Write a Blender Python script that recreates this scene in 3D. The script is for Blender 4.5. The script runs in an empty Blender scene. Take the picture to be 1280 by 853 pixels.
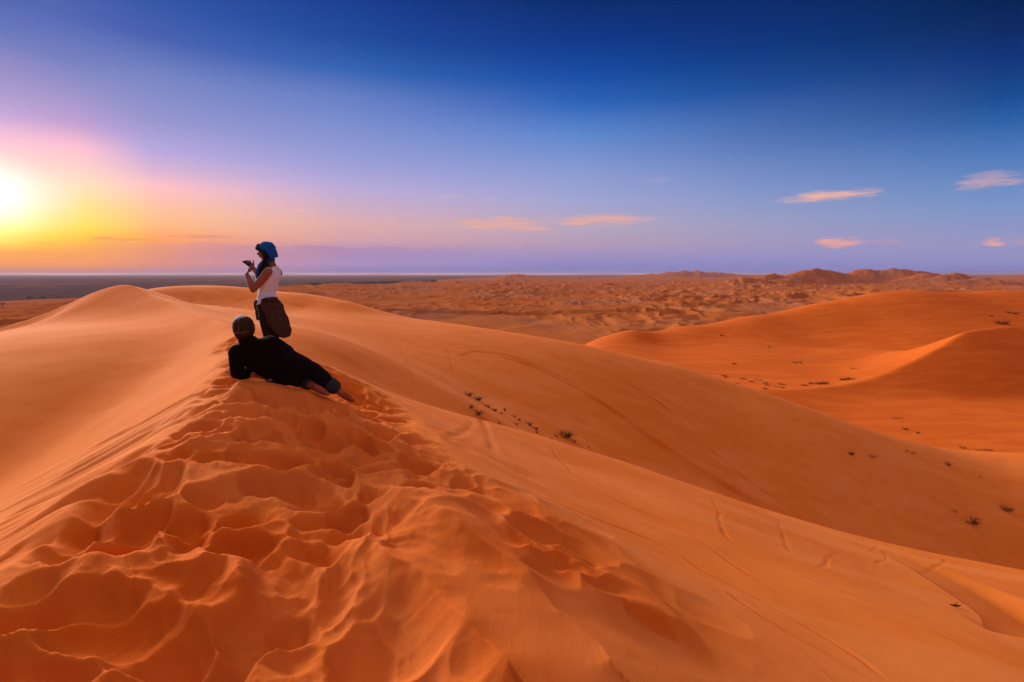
import bpy, bmesh, math, random
import numpy as np
from mathutils import Vector, Matrix

R = math.radians
SC = bpy.context.scene
COL = SC.collection
random.seed(7)

# ------------------------------------------------------------------ camera
PITCH = math.atan(83.5 / 640)
cam_d = bpy.data.cameras.new('camera')
cam_d.sensor_width = 36.0
cam_d.lens = 18.0
cam_d.clip_start = 0.05
cam_d.clip_end = 200000
cam = bpy.data.objects.new('camera', cam_d)
COL.objects.link(cam)
cam.location = (0, 0, 0)
cam.rotation_euler = (R(90) - PITCH, 0, 0)
SC.camera = cam

# ------------------------------------------------------------------ light and exposure
EXPOSURE = 1.0
GAIN = 1.0 / 2 ** EXPOSURE
SUN_AZ, SUN_EL = -46.0, 17.0          # degrees, azimuth from +Y towards +X
GLOW_AZ = -45.0
SUN_STRENGTH = 2.9
SUN_SOFT = 34.0
SUN_COL = (1.0, 0.76, 0.60)
WORLD_STRENGTH = 0.1
HAZE_DENSITY = 5.5e-5

SC.view_settings.view_transform = 'Standard'
SC.view_settings.look = 'None'
SC.view_settings.exposure = EXPOSURE
SC.view_settings.gamma = 1.0
SC.view_settings.use_curve_mapping = False
try:
    SC.cycles.use_denoising = True
    SC.cycles.max_bounces = 6
    SC.cycles.diffuse_bounces = 4
    SC.cycles.volume_bounces = 0
    SC.cycles.sample_clamp_indirect = 6
except Exception:
    pass

sun_d = bpy.data.lights.new('sun', 'SUN')
sun_d.energy = SUN_STRENGTH
sun_d.angle = R(SUN_SOFT)
sun_d.color = SUN_COL
sun = bpy.data.objects.new('sun', sun_d)
COL.objects.link(sun)
_sd = Vector((math.sin(R(SUN_AZ)) * math.cos(R(SUN_EL)), math.cos(R(SUN_AZ)) * math.cos(R(SUN_EL)), math.sin(R(SUN_EL))))
sun.rotation_euler = _sd.to_track_quat('Z', 'Y').to_euler()
sun.location = _sd * 50


def s2l(c):
    return tuple((v / 255 / 12.92) if v / 255 <= 0.04045 else ((v / 255 + 0.055) / 1.055) ** 2.4 for v in c)


class NT:
    """small helper around a node tree"""
    def __init__(self, tree):
        self.t = tree
        for n in list(tree.nodes):
            tree.nodes.remove(n)

    def n(self, kind, **kw):
        nd = self.t.nodes.new(kind)
        for k, v in kw.items():
            setattr(nd, k, v)
        return nd

    def l(self, a, b):
        self.t.links.new(a, b)

    def val(self, sock, x):
        if hasattr(x, 'is_output'):
            self.l(x, sock)
        else:
            sock.default_value = x

    def m(self, op, a, b=None, c=None, clamp=False):
        nd = self.n('ShaderNodeMath', operation=op, use_clamp=clamp)
        self.val(nd.inputs[0], a)
        if b is not None:
            self.val(nd.inputs[1], b)
        if c is not None:
            self.val(nd.inputs[2], c)
        return nd.outputs[0]

    def mr(self, x, a, b, c=0.0, d=1.0, smooth=True):
        nd = self.n('ShaderNodeMapRange', interpolation_type='SMOOTHSTEP' if smooth else 'LINEAR')
        self.val(nd.inputs[0], x)
        for i, v in enumerate((a, b, c, d)):
            self.val(nd.inputs[1 + i], v)
        return nd.outputs[0]

    def mix(self, f, a, b, mode='MIX'):
        nd = self.n('ShaderNodeMix', data_type='RGBA', blend_type=mode)
        self.val(nd.inputs[0], f)
        for i, v in ((6, a), (7, b)):
            if hasattr(v, 'is_output'):
                self.l(v, nd.inputs[i])
            else:
                nd.inputs[i].default_value = (*v[:3], 1)
        return nd.outputs[2]

    def ramp(self, x, stops):
        nd = self.n('ShaderNodeValToRGB')
        self.val(nd.inputs[0], x)
        cr = nd.color_ramp
        while len(cr.elements) > 1:
            cr.elements.remove(cr.elements[-1])
        for i, (p, c) in enumerate(stops):
            e = cr.elements[0] if i == 0 else cr.elements.new(p)
            e.position = p
            e.color = (*c[:3], 1)
        return nd.outputs[0]

    def noise(self, vec, scale, detail=4, rough=0.5, dist=0.0, dims='3D'):
        nd = self.n('ShaderNodeTexNoise', noise_dimensions=dims)
        if vec is not None:
            self.l(vec, nd.inputs['Vector'])
        nd.inputs['Scale'].default_value = scale
        nd.inputs['Detail'].default_value = detail
        nd.inputs['Roughness'].default_value = rough
        nd.inputs['Distortion'].default_value = dist
        return nd.outputs[0]


# ------------------------------------------------------------------ sky
# colours of the dusk sky, plus added fill overhead and behind, by angle from the sun (columns) and elevation (rows)
UP_FILL = [(31, (10, 42, 110)), (42, (135, 108, 125)), (56, (236, 182, 158)), (90, (244, 190, 164))]  # added fill: overhead sky made brighter than dusk to light the sand
SKY = {
    0: [(0, (150, 98, 105)), (.3, (205, 122, 98)), (.8, (245, 155, 90)), (1.8, (250, 165, 75)), (2.4, (255, 215, 70)), (3.3, (255, 245, 105)),
        (4.3, (255, 250, 190)), (5.8, (255, 252, 250)), (7.2, (255, 248, 240)), (8.7, (255, 218, 212)), (10.4, (246, 192, 214)),
        (12, (195, 165, 215)), (13.6, (165, 150, 205)), (16, (135, 128, 190)), (18, (84, 108, 185)), (20.3, (62, 88, 172)), (26, (40, 70, 150))],
    5.5: [(0, (135, 98, 115)), (.3, (200, 125, 110)), (.9, (242, 150, 92)), (2.2, (250, 166, 84)), (3.1, (255, 198, 62)), (4.1, (255, 224, 90)), (5.7, (255, 226, 140)), (7.3, (255, 224, 185)),
          (8.8, (255, 206, 202)), (10.4, (252, 190, 208)), (12.2, (190, 155, 208)), (14.5, (150, 142, 200)), (17, (105, 120, 190)), (20, (70, 95, 178)), (24, (50, 82, 162))],
    11: [(0, (115, 95, 135)), (.3, (175, 125, 150)), (.9, (222, 140, 122)), (2.0, (240, 150, 105)), (3.3, (255, 162, 98)), (4.5, (255, 185, 130)),
         (5.6, (255, 190, 150)), (7.8, (255, 192, 195)), (9.2, (215, 178, 210)), (10.9, (180, 165, 220)), (13.5, (145, 145, 205)),
         (16.7, (115, 130, 195)), (19.8, (62, 92, 175)), (22.7, (35, 80, 165)), (27, (25, 65, 145))],
    28: [(0, (110, 110, 170)), (.3, (125, 118, 178)), (1.1, (165, 145, 198)), (2.4, (170, 143, 188)), (3.6, (212, 160, 168)), (5.3, (222, 172, 172)), (7, (205, 172, 195)),
         (8.9, (185, 170, 215)), (10.8, (160, 160, 215)), (13, (140, 150, 210)), (15.4, (118, 138, 205)), (17.5, (100, 125, 195)),
         (19.6, (50, 100, 180)), (22.2, (25, 75, 160)), (25.4, (15, 60, 145)), (28, (10, 50, 125))],
    52: [(0, (105, 115, 180)), (.3, (120, 125, 188)), (1.6, (150, 140, 195)), (3.3, (180, 155, 182)), (4.9, (182, 165, 188)), (7.9, (160, 165, 210)), (10.8, (138, 155, 210)),
         (12.7, (115, 145, 207)), (14.5, (92, 134, 205)), (17.3, (40, 100, 185)), (20, (15, 75, 165)), (22.8, (8, 55, 140)), (26, (3, 42, 110))],
    87: [(0, (70, 95, 165)), (.3, (125, 130, 195)), (1.2, (145, 145, 195)), (2.7, (150, 150, 195)), (5.2, (125, 150, 200)), (7.1, (105, 140, 195)), (9.6, (75, 120, 185)),
         (11.9, (40, 95, 165)), (13.6, (20, 75, 145)), (16, (10, 52, 125)), (18.2, (5, 40, 100)), (20.3, (0, 32, 80)), (26, (0, 28, 70))],
    150: [(0, (150, 125, 150)), (2, (165, 130, 155)), (5, (205, 150, 155)), (10, (210, 160, 160)), (18, (190, 150, 155)), (26, (165, 138, 150))],  # behind the camera: warm fill added, brighter than a dusk sky
}
SKY[104] = SKY[87]
world = bpy.data.worlds.new('World')
SC.world = world
world.use_nodes = True
W = NT(world.node_tree)
tc = W.n('ShaderNodeTexCoord')
sep = W.n('ShaderNodeSeparateXYZ')
W.l(tc.outputs['Generated'], sep.inputs[0])
sx, sy, sz = sep.outputs
az = W.m('MULTIPLY', W.m('ARCTAN2', sx, sy), 180 / math.pi)
el = W.m('MULTIPLY', W.m('ARCSINE', sz), 180 / math.pi)
dd = W.m('SUBTRACT', az, GLOW_AZ)
dd = W.m('ABSOLUTE', W.m('WRAP', dd, 180.0, -180.0))
# soft wobble so that the bands are not ruled lines
wob = W.noise(tc.outputs['Generated'], 3.0, 2, .5)
ddw = W.m('ADD', dd, W.m('MULTIPLY', W.m('SUBTRACT', wob, .5), 5.0))
elp = W.m('ADD', el, 0.0)
fac = W.m('DIVIDE', elp, 90.0, clamp=True)
cols = None
keys = sorted(SKY)
prev = None
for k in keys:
    up = UP_FILL if k < 150 else UP_FILL[1:]
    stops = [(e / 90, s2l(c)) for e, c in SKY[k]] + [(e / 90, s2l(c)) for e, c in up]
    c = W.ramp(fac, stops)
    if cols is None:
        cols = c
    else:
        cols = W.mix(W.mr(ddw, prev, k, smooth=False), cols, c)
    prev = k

# small pink clouds and the low mauve bank: (azimuth, elevation, half width, half height, strength, colour)
CLOUDS = []


def az_el(px, py):
    u = (px - 640) / 640
    v = (426.5 - py) / 640
    y = math.cos(PITCH) + v * math.sin(PITCH)
    z = -math.sin(PITCH) + v * math.cos(PITCH)
    return math.degrees(math.atan2(u, y)), math.degrees(math.atan2(z, math.hypot(u, y)))


def cloud(px0, px1, py, hh, strength, col, tilt=0.0):
    a0, _ = az_el(px0, py)
    a1, _ = az_el(px1, py)
    a, e = az_el((px0 + px1) / 2, py)
    _, e1 = az_el((px0 + px1) / 2, py - hh)
    CLOUDS.append((a, e, (a1 - a0) / 2, abs(e1 - e), strength, s2l(col), tilt))


cloud(548, 712, 280, 12, .85, (242, 172, 150), 0.0)
cloud(660, 840, 275, 11, .85, (240, 172, 152), 0.01)
cloud(690, 765, 278, 6, .8, (240, 172, 152))
cloud(630, 700, 287, 4, .6, (228, 170, 160))
cloud(540, 585, 247, 5, .35, (205, 180, 200))
cloud(598, 634, 248, 4, .35, (205, 180, 200))
cloud(790, 848, 226, 5, .45, (180, 165, 200))
cloud(955, 1115, 245, 10, .9, (246, 182, 158), 0.012)
cloud(1168, 1300, 229, 11, .75, (205, 165, 180), 0.05)
cloud(1190, 1300, 218, 7, .55, (190, 160, 185), 0.02)
cloud(1012, 1090, 302, 11, .9, (242, 165, 150))
cloud(1070, 1132, 303, 7, .4, (195, 150, 175))
cloud(1222, 1262, 304, 9, .9, (246, 170, 150))
cloud(1250, 1310, 302, 7, .5, (205, 155, 170))
cloud(366, 392, 263, 3, .5, (250, 190, 160))
cloud(452, 488, 288, 4, .5, (240, 175, 150))
cloud(20, 80, 286, 3, .35, (255, 235, 150))
cloud(95, 215, 299, 3, .5, (235, 140, 95))
cloud(180, 330, 296, 3.5, .5, (215, 135, 115))
cloud(20, 110, 305, 3, .4, (240, 150, 70))
cloud(330, 470, 309, 4, .45, (165, 125, 165))
cvec = W.n('ShaderNodeCombineXYZ')
W.l(W.m('ADD', W.m('MULTIPLY', az, .15), W.m('MULTIPLY', el, .12)), cvec.inputs[0])
W.l(W.m('MULTIPLY', el, 1.15), cvec.inputs[1])
cn = W.noise(cvec.outputs[0], 1.6, 6, .62, .6)
cn2 = W.noise(cvec.outputs[0], 5.0, 5, .6, .8)
cn = W.m('ADD', W.m('MULTIPLY', cn, .72), W.m('MULTIPLY', cn2, .28))
for (a, e, wa, we, st, c, tilt) in CLOUDS:
    qx = W.m('DIVIDE', W.m('SUBTRACT', az, a), wa)
    e2 = W.m('SUBTRACT', W.m('SUBTRACT', el, e), W.m('MULTIPLY', W.m('SUBTRACT', az, a), tilt))
    qy = W.m('DIVIDE', e2, we)
    r2 = W.m('ADD', W.m('MULTIPLY', qx, qx), W.m('MULTIPLY', qy, qy))
    body = W.m('SUBTRACT', 1.0, r2)
    dens = W.m('ADD', W.m('MULTIPLY', body, .62), W.m('MULTIPLY', W.m('SUBTRACT', cn, .5), 2.5 if wa > 5 else 3.4))
    f = W.m('MULTIPLY', W.mr(dens, .05, .95), W.mr(body, 0.0, .6))
    cols = W.mix(W.m('MULTIPLY', f, st), cols, c)
# the long bank above the plain below the sun
ban, bae = az_el(300, 300)
bank_top = W.m('ADD', 3.0, W.m('MULTIPLY', W.m('SUBTRACT', cn, .5), 3.2))
bx = W.m('MULTIPLY', W.mr(az, -42, -28), W.mr(az, -2, -18))
bk = W.m('MULTIPLY', W.m('MULTIPLY', W.mr(W.m('SUBTRACT', bank_top, el), 0.0, .25), bx), W.mr(el, .4, 1.8))
cols = W.mix(W.m('MULTIPLY', bk, .32), cols, s2l((170, 125, 165)))

# strong glow around the veiled sun
ca = W.m('COSINE', W.m('MULTIPLY', dd, math.pi / 180))
del_ = W.m('SUBTRACT', el, 5.7)
gr = W.m('SQRT', W.m('ADD', W.m('MULTIPLY', dd, dd), W.m('MULTIPLY', del_, del_)))
g1 = W.m('POWER', W.mr(gr, 5.6, 0.0, smooth=True), 1.7)
glow = W.n('ShaderNodeVectorMath', operation='SCALE')
glow.inputs[0].default_value = (.42, .36, .34)
W.l(g1, glow.inputs[3])
add = W.n('ShaderNodeVectorMath', operation='ADD')
W.l(cols, add.inputs[0])
W.l(glow.outputs[0], add.inputs[1])
# the physical sky under it
nish = W.n('ShaderNodeTexSky', sky_type='NISHITA')
nish.sun_disc = False
nish.sun_elevation = R(SUN_EL)
nish.sun_rotation = R(SUN_AZ)
nish.dust_density = 2.0
nsc = W.n('ShaderNodeVectorMath', operation='SCALE')
W.l(nish.outputs[0], nsc.inputs[0])
nsc.inputs[3].default_value = 0.004
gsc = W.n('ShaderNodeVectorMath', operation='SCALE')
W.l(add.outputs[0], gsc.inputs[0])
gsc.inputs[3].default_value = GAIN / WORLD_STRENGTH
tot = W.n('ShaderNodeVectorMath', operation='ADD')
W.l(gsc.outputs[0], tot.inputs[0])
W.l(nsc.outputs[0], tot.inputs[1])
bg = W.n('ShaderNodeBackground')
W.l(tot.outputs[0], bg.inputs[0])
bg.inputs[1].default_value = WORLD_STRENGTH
wo = W.n('ShaderNodeOutputWorld')
W.l(bg.outputs[0], wo.inputs[0])

# ------------------------------------------------------------------ terrain
def P(px, py, depth):
    """point of the place seen at photo pixel (px, py), depth metres in front of the camera"""
    u = (px - 640) / 640
    v = (426.5 - py) / 640
    y = math.cos(PITCH) + v * math.sin(PITCH)
    z = -math.sin(PITCH) + v * math.cos(PITCH)
    return (u / y * depth, depth, z / y * depth)


class TPS:
    def __init__(self, pts, scale=1.0, lam=1e-3):
        p = np.array(pts, float)
        self.c = p[:, :2] / scale
        self.s = scale
        n = len(p)
        K = self.k(((self.c[:, None] - self.c[None]) ** 2).sum(-1)) + lam * np.eye(n)
        Q = np.c_[np.ones(n), self.c]
        A = np.zeros((n + 3, n + 3))
        A[:n, :n] = K
        A[:n, n:] = Q
        A[n:, :n] = Q.T
        self.w = np.linalg.solve(A, np.r_[p[:, 2], 0, 0, 0])

    @staticmethod
    def k(r2):
        return 0.5 * r2 * np.log(r2 + 1e-12)

    def __call__(self, x, y):
        x = np.asarray(x, float) / self.s
        y = np.asarray(y, float) / self.s
        out = self.w[-3] + self.w[-2] * x + self.w[-1] * y
        for (cx, cy), w in zip(self.c, self.w):
            out = out + w * self.k((x - cx) ** 2 + (y - cy) ** 2)
        return out


def smax(a, b, k):
    h = np.clip(.5 + .5 * (a - b) / k, 0, 1)
    return b + (a - b) * h + k * h * (1 - h)


def smin(a, b, k):
    return -smax(-a, -b, k)


def sstep(x, a, b):
    t = np.clip((x - a) / (b - a), 0, 1)
    return t * t * (3 - 2 * t)


# value noise
def _hash(ix, iy, seed):
    h = (ix.astype(np.int64) * 374761393 + iy.astype(np.int64) * 668265263 + seed * 1442695041) & 0x7fffffff
    h = ((h ^ (h >> 13)) * 1274126177) & 0x7fffffff
    h = h ^ (h >> 16)
    return (h & 0xffffff) / float(0xffffff)


def vnoise(x, y, seed=0):
    ix = np.floor(x)
    iy = np.floor(y)
    fx = x - ix
    fy = y - iy
    fx = fx * fx * fx * (fx * (6 * fx - 15) + 10)
    fy = fy * fy * fy * (fy * (6 * fy - 15) + 10)
    a = _hash(ix, iy, seed)
    b = _hash(ix + 1, iy, seed)
    c = _hash(ix, iy + 1, seed)
    d = _hash(ix + 1, iy + 1, seed)
    return (a + (b - a) * fx) * (1 - fy) + (c + (d - c) * fx) * fy


def fbm(x, y, seed=0, oct=4, gain=.5):
    s = 0
    a = 1
    t = 0
    for o in range(oct):
        s = s + a * (vnoise(x, y, seed + o * 17) - .5)
        t += a
        a *= gain
        x = x * 2.03 + 3.7
        y = y * 2.03 - 1.3
    return s / t * 2


# brink of the near ridge: from behind the camera past the two people up to the peak and round to the left
BR = np.array([(-.2, -4.5, -2.0), (-.75, -2, -1.6), (-1.6, 0, -1.40), (-1.98, 1.75, -1.25), (-2.3, 3.2, -1.08), (-2.66, 4.7, -.98),
               (-3.4, 6.5, -.93), (-5.1, 9.2, -.90), (-8.3, 12.8, -.78), (-10.6, 14.9, -.535), (-12.55, 16.2, -.385), (-14.2, 16.5, -.82), (-15.6, 15.8, -1.5),
               (-17.2, 13.8, -2.6), (-18.5, 10.0, -4.2), (-20, 5, -6)])


def catmull(pts, n=24):
    out = []
    m = len(pts)
    for i in range(m - 1):
        p0, p1, p2, p3 = pts[max(i - 1, 0)], pts[i], pts[i + 1], pts[min(i + 2, m - 1)]
        for t in np.linspace(0, 1, n, endpoint=False):
            out.append(.5 * ((2 * p1) + (-p0 + p2) * t + (2 * p0 - 5 * p1 + 4 * p2 - p3) * t * t + (-p0 + 3 * p1 - 3 * p2 + p3) * t ** 3))
    out.append(pts[-1])
    return np.array(out)


BRC = catmull(BR, 14)


def to_curve(x, y, C):
    """signed distance (left positive), height and arc position on the polyline C"""
    x = np.asarray(x, float)
    y = np.asarray(y, float)
    best = np.full(x.shape, 1e18)
    sd = np.zeros(x.shape)
    zz = np.zeros(x.shape)
    aa = np.zeros(x.shape)
    arc = 0.0
    for i in range(len(C) - 1):
        a, b = C[i], C[i + 1]
        dx, dy = b[0] - a[0], b[1] - a[1]
        L = math.hypot(dx, dy)
        t = np.clip(((x - a[0]) * dx + (y - a[1]) * dy) / (L * L), 0, 1)
        ex = x - (a[0] + dx * t)
        ey = y - (a[1] + dy * t)
        d2 = ex * ex + ey * ey
        m = d2 < best
        best = np.where(m, d2, best)
        sd = np.where(m, np.sign(dx * ey - dy * ex) * np.sqrt(d2), sd)
        if C.shape[1] > 2:
            zz = np.where(m, a[2] + (b[2] - a[2]) * t, zz)
        aa = np.where(m, arc + L * t, aa)
        arc += L
    return sd, zz, aa


S1 = TPS([tuple(p) for p in BR[:11]] + [
    (.3, 0, -1.45), (.9, -2, -1.75), (3.5, -3, -2.9), (4, 0, -2.75), (8, 0, -4.6), (7, -6, -5),
    P(640, 853, 1.72), P(300, 853, 1.62), P(450, 600, 3.3), P(298, 474.5, 4.6), P(340, 478, 4.7), P(376, 485, 4.8), P(440, 503, 4.95), P(600, 640, 3.1),
    P(900, 853, 2.3), P(1100, 853, 2.9), P(1280, 853, 3.7), P(1280, 780, 6.9), P(1060, 740, 5.4), P(850, 690, 4.75), P(700, 620, 5.2), P(560, 540, 6.4),
    P(494, 497, 8.3), P(577, 518, 9.8), P(660, 541, 10.8), P(760, 573, 11.6), P(858, 606, 12), P(975, 645, 12.6), P(1112, 684, 13.4), P(1280, 706, 15.2),
    P(350, 479.5, 6.0), P(427, 463, 7.4), P(700, 577, 8.4), P(880, 645, 7.4), P(1100, 713, 8.0),
    P(340, 430, 9.5), P(300, 412, 11),
    P(577, 545, 12.5), P(660, 570, 14), P(760, 600, 14.8), P(858, 632, 15.4), P(975, 672, 16.2), P(1112, 712, 17.2), P(1280, 738, 19.5),
    (-10, 19, -2.2), (-13, 19.5, -2.6), (-6, 15, -2.4), (-16, 19, -3.4), (-19, 17, -4.6),
], 3.0)

S3 = TPS([
    P(300, 405, 13), P(300, 390, 18), P(300, 377.5, 27.2), P(240, 375, 26.5), P(385, 383.5, 27.1), P(200, 362, 27), P(290, 360.5, 29), P(375, 368, 29), P(427, 378.5, 28), P(460, 390, 27.5), P(560, 403.5, 27.5), P(660, 418.5, 27.5),
    P(740, 433.5, 28), P(854, 462.5, 28.5), P(944, 488.5, 29), P(1054, 526.5, 29.5), P(1153, 555.5, 30), P(1200, 563, 32), P(1247, 561.5, 34.5), P(1280, 556.5, 37), P(1400, 535, 40),
    P(60, 400, 26), P(-150, 470, 26), P(200, 380, 20),
    P(380, 410, 13), P(427, 440, 11.5), P(480, 468, 12), P(560, 490, 13.2), P(590, 499, 15), P(700, 548, 15.5), P(660, 545, 13.5), P(760, 583, 15), P(858, 618, 16), P(975, 657, 17), P(1112, 697, 18.2), P(1280, 716, 20.5),
    P(500, 430, 20), P(640, 455, 21), P(800, 505, 21.5), P(900, 560, 21), P(1000, 600, 21), P(1150, 625, 23), P(1280, 622, 26), P(900, 500, 26), P(1050, 545, 26),
    P(-100, 440, 15), (-14, 24, -1.8),
    (0, 6, -5.2), (2.5, 5, -6.5), (5, 6.5, -8), (8, 8, -9.6), (10, 4, -10.5), (4, 1, -8), (-1, 2, -5.5), (-3, 5, -3.5), (0, -6, -8),
    # far side of the crest
    P(200, 378, 33), P(375, 388, 35), P(560, 440, 36), P(740, 470, 37), P(944, 530, 38), P(1153, 600, 40), P(1300, 600, 48), P(-150, 500, 34), P(1500, 580, 52),
], 8.0)

# right hand dune with the sharp crest: two faces
CR = [P(1290, 403, 77), P(1240, 410, 74.5), P(1202, 417, 72), P(1187, 427, 71), P(1150, 447, 68), P(1090, 473, 64.5), P(1020, 486, 61.5), P(950, 488, 59), P(890, 492, 56)]
F1 = TPS(CR + [P(1180, 560, 51), P(1060, 528, 52), P(1290, 552, 54), P(1280, 480, 63), P(1200, 490, 61), P(1400, 560, 55), P(1400, 470, 66), P(960, 505, 54), P(1450, 395, 90), P(1120, 512, 58)], 20.0)
F2 = TPS(CR + [P(1087, 437, 86), P(1054, 439, 86), P(960, 447, 82), P(900, 468, 72), P(880, 455, 78), P(1000, 462, 74), P(1080, 450, 79), P(1150, 437, 82), P(820, 460, 75), P(1200, 424, 92), P(1300, 415, 95)], 20.0)
S4 = TPS([P(740, 436, 88), P(794, 413.5, 98), P(854, 408, 106), P(937, 395, 112), P(1020, 380, 118), P(1087, 367, 123), P(1137, 363, 125), P(1207, 364.5, 127), P(1237, 358.5, 130), P(1290, 354, 133), P(1450, 352, 138),
          P(700, 470, 78), P(640, 470, 90),
          P(760, 450, 80), P(854, 446, 84), P(904, 438, 88), P(960, 436, 90), P(1054, 437, 91), P(1087, 434, 91), P(1150, 418, 96), P(1202, 412, 98), P(1290, 402, 103), P(1450, 400, 110),
          P(850, 462, 74), P(930, 468, 71), P(1087, 400, 106), P(1000, 410, 104), P(900, 420, 99), P(820, 428, 95), P(1250, 385, 113),
          P(740, 460, 115), P(854, 440, 128), P(1020, 410, 140), P(1200, 392, 150), P(1350, 385, 160), P(620, 470, 120)], 30.0)


def erg(x, y):
    """field of small crested dunes on the plain, fading into the stony plain on the left and far away"""
    r = np.hypot(x, y)
    a = np.degrees(np.arctan2(x, y))
    wx = x + 22 * fbm(x / 70, y / 70, 5, 3)
    wy = y + 22 * fbm(x / 70, y / 70, 9, 3)
    n1 = fbm(wx / 21, wy / 32, 21, 3, .45)
    n2 = fbm(wx / 120, wy / 160, 31, 2)
    n3 = fbm(wx / 9.5 + 5, wy / 16, 25, 2, .45)
    big = fbm(x / 420, y / 420, 71, 3)
    rid = np.clip(1 - np.abs(n1) * 2.6, -.3, 1) ** 1.0
    rid3 = np.clip(1 - np.abs(n3) * 2.8, -.2, 1)
    h = (3.2 * rid * (.6 + .6 * n2 + .5 * big) + 1.9 * rid3 * (.6 + .8 * n2) + 2.0 * n2 + 3.5 * big + 1.2 * n1)
    far = 3600 + 1800 * sstep(a, -8, 20)
    m = 1 - sstep(r, far * .45, far)
    lim = 620 + 700 * sstep(a, -35, -14) + 5000 * sstep(a, -14, 8) + 120 * fbm(x / 150, y / 150, 45, 3)
    left = 1 - sstep(r, lim * .78, lim)
    m = m * left * (.65 + .35 * sstep(a, -42, -15))
    return h * m, m


def bump(x, y, px, py_top, dist, wpx, base=-25, skew=1.0, deep=1.0):
    """one far dune or hill: its top is seen at (px, py_top)"""
    cx, cy, cz = P(px, py_top, dist)
    wx = wpx / 640 * dist
    dx = (x - cx) / wx
    dy = (y - cy) / (wx * deep)
    dx = np.where(dx > 0, dx / skew, dx)
    q = np.sqrt(dx * dx + dy * dy)
    ang = np.arctan2(dy, dx)
    q = q * (1 + .28 * fbm(ang * 1.3 + px, q * 1.5 + px * .1, 7, 3))
    return (cz - base) * (np.clip(1 - q, 0, 1) ** 1.05)


def plain(x, y):
    e, m = erg(x, y)
    z = -25.0 + e
    r = np.hypot(x, y)
    sel = r > 350
    if np.any(sel):
        xs, ys = x[sel], y[sel]
        zz = z[sel]
        rough = fbm(xs / 90, ys / 90, 55, 4) * 5
        hl = np.zeros_like(xs)
        for px, py, d, w, sk, dp in [(653, 344.0, 2300, 60, 1.3, .6), (700, 346.5, 2400, 90, 1.0, .5), (858, 337.5, 3600, 64, 1.0, .5), (893, 341, 3700, 60, 1.0, .5), (815, 343, 3600, 60, 1., .5), (930, 345, 3650, 60, 1, .5),
                                     (1020, 337.0, 1250, 80, .9, .5), (1052, 339, 1330, 70, 1., .5), (1080, 335.5, 1400, 90, 1.1, .6), (1132, 336.5, 1400, 95, 1.0, .6), (1165, 341, 1300, 70, 1.0, .5), (1195, 344, 1200, 80, .9, .5), (965, 345.5, 1150, 62, 1.1, .5),
                                     (1230, 348, 1100, 80, 1., .5), (820, 377, 430, 42, 1.2, .5), (1280, 345, 3000, 90, 1., .5), (480, 368, 700, 18, 1.3, .7), (640, 351, 1500, 44, 1., .6),
                                     (930, 351, 900, 70, 1., .5), (760, 355.5, 900, 36, 1., .6), (1000, 349, 1000, 80, 1., .4)]:
            hl = smax(hl, bump(xs, ys, px, py, d, w, -25, sk, dp), 2.0)
        zz = zz + hl * (1 + .22 * (1 - np.abs(fbm(xs / 120, ys / 170, 58, 3)) * 3)) * 1.07 + rough * np.clip(hl / 14, 0, 1) * .6
        # far low mountains on the skyline
        rr = r[sel]
        aa = np.degrees(np.arctan2(xs, ys))
        mt = sstep(rr, 16000, 21000) * (1 - sstep(rr, 26000, 30000))
        prof = np.clip(.35 + fbm(aa / 5, aa * 0 + 3, 61, 4), 0, 1.3)
        zz = zz + mt * prof * 46
        z[sel] = zz
    return z, m


def base_height(x, y):
    """all the dune bodies without small marks"""
    r = np.hypot(x, y)
    z, m = plain(x, y)
    # dune field that carries the near dunes
    a = np.degrees(np.arctan2(x, y))
    sel = (r > 30) & (r < 260) & (y > 0) & (a > -12)
    if np.any(sel):
        xs, ys = x[sel], y[sel]
        dune = smin(F1(xs, ys), F2(xs, ys), .12)
        back = S4(xs, ys)
        rs = r[sel]
        back = back - 14 * sstep(rs, 165, 240) - 10 * sstep(a[sel], 10, -8)
        dune = dune - 30 * sstep(rs, 105, 135) - 10 * sstep(a[sel], 12, 0)
        q = smax(back, dune, .8)
        z[sel] = smax(z[sel], q, 1.2)
    sel = r < 70
    if np.any(sel):
        xs, ys = x[sel], y[sel]
        s3 = S3(xs, ys)
        rs = r[sel]
        aa = a[sel]
        s3 = s3 - 12 * sstep(rs, 44, 66) - 6 * sstep(np.abs(aa), 62, 100)
        s3 = np.maximum(s3, -24)
        z[sel] = smax(z[sel], s3, .7)
    sel = r < 32
    if np.any(sel):
        xs, ys = x[sel], y[sel]
        rs = r[sel]
        n = S1(xs, ys)
        far = sstep(rs, 17, 24) * sstep(a[sel], -30, -18)
        n = n - 8 * far - 10 * sstep(rs, 26, 32)
        sd, zb, arc = to_curve(xs, ys, BRC)
        s = np.clip(sd, 0, None)
        slip = zb - 13.0 * (1 - np.exp(-.56 * s / 13.0)) + np.clip(-sd, 0, None) * 1.2
        kk = .22 - .17 * sstep(rs, 4.2, 8)
        n = smin(n, slip, kk)
        z[sel] = smax(z[sel], n, .35)
    return z, m


def hit(px, py, dmin=1.0, dmax=400.0, n=6000):
    """where the sight line through a photo pixel meets the ground"""
    d = np.exp(np.linspace(math.log(dmin), math.log(dmax), n))
    ux, uy, uz = P(px, py, 1.0)
    z, _ = base_height(d * ux, d * uy)
    k = np.nonzero(z >= d * uz)[0]
    k = k[0] if len(k) else n - 1
    return (d[k] * ux, d[k] * uy, float(z[k]))


def pix_line(pts, n=10, **kw):
    return catmull(np.array([hit(px, py, **kw)[:2] for px, py in pts]), n)


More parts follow.
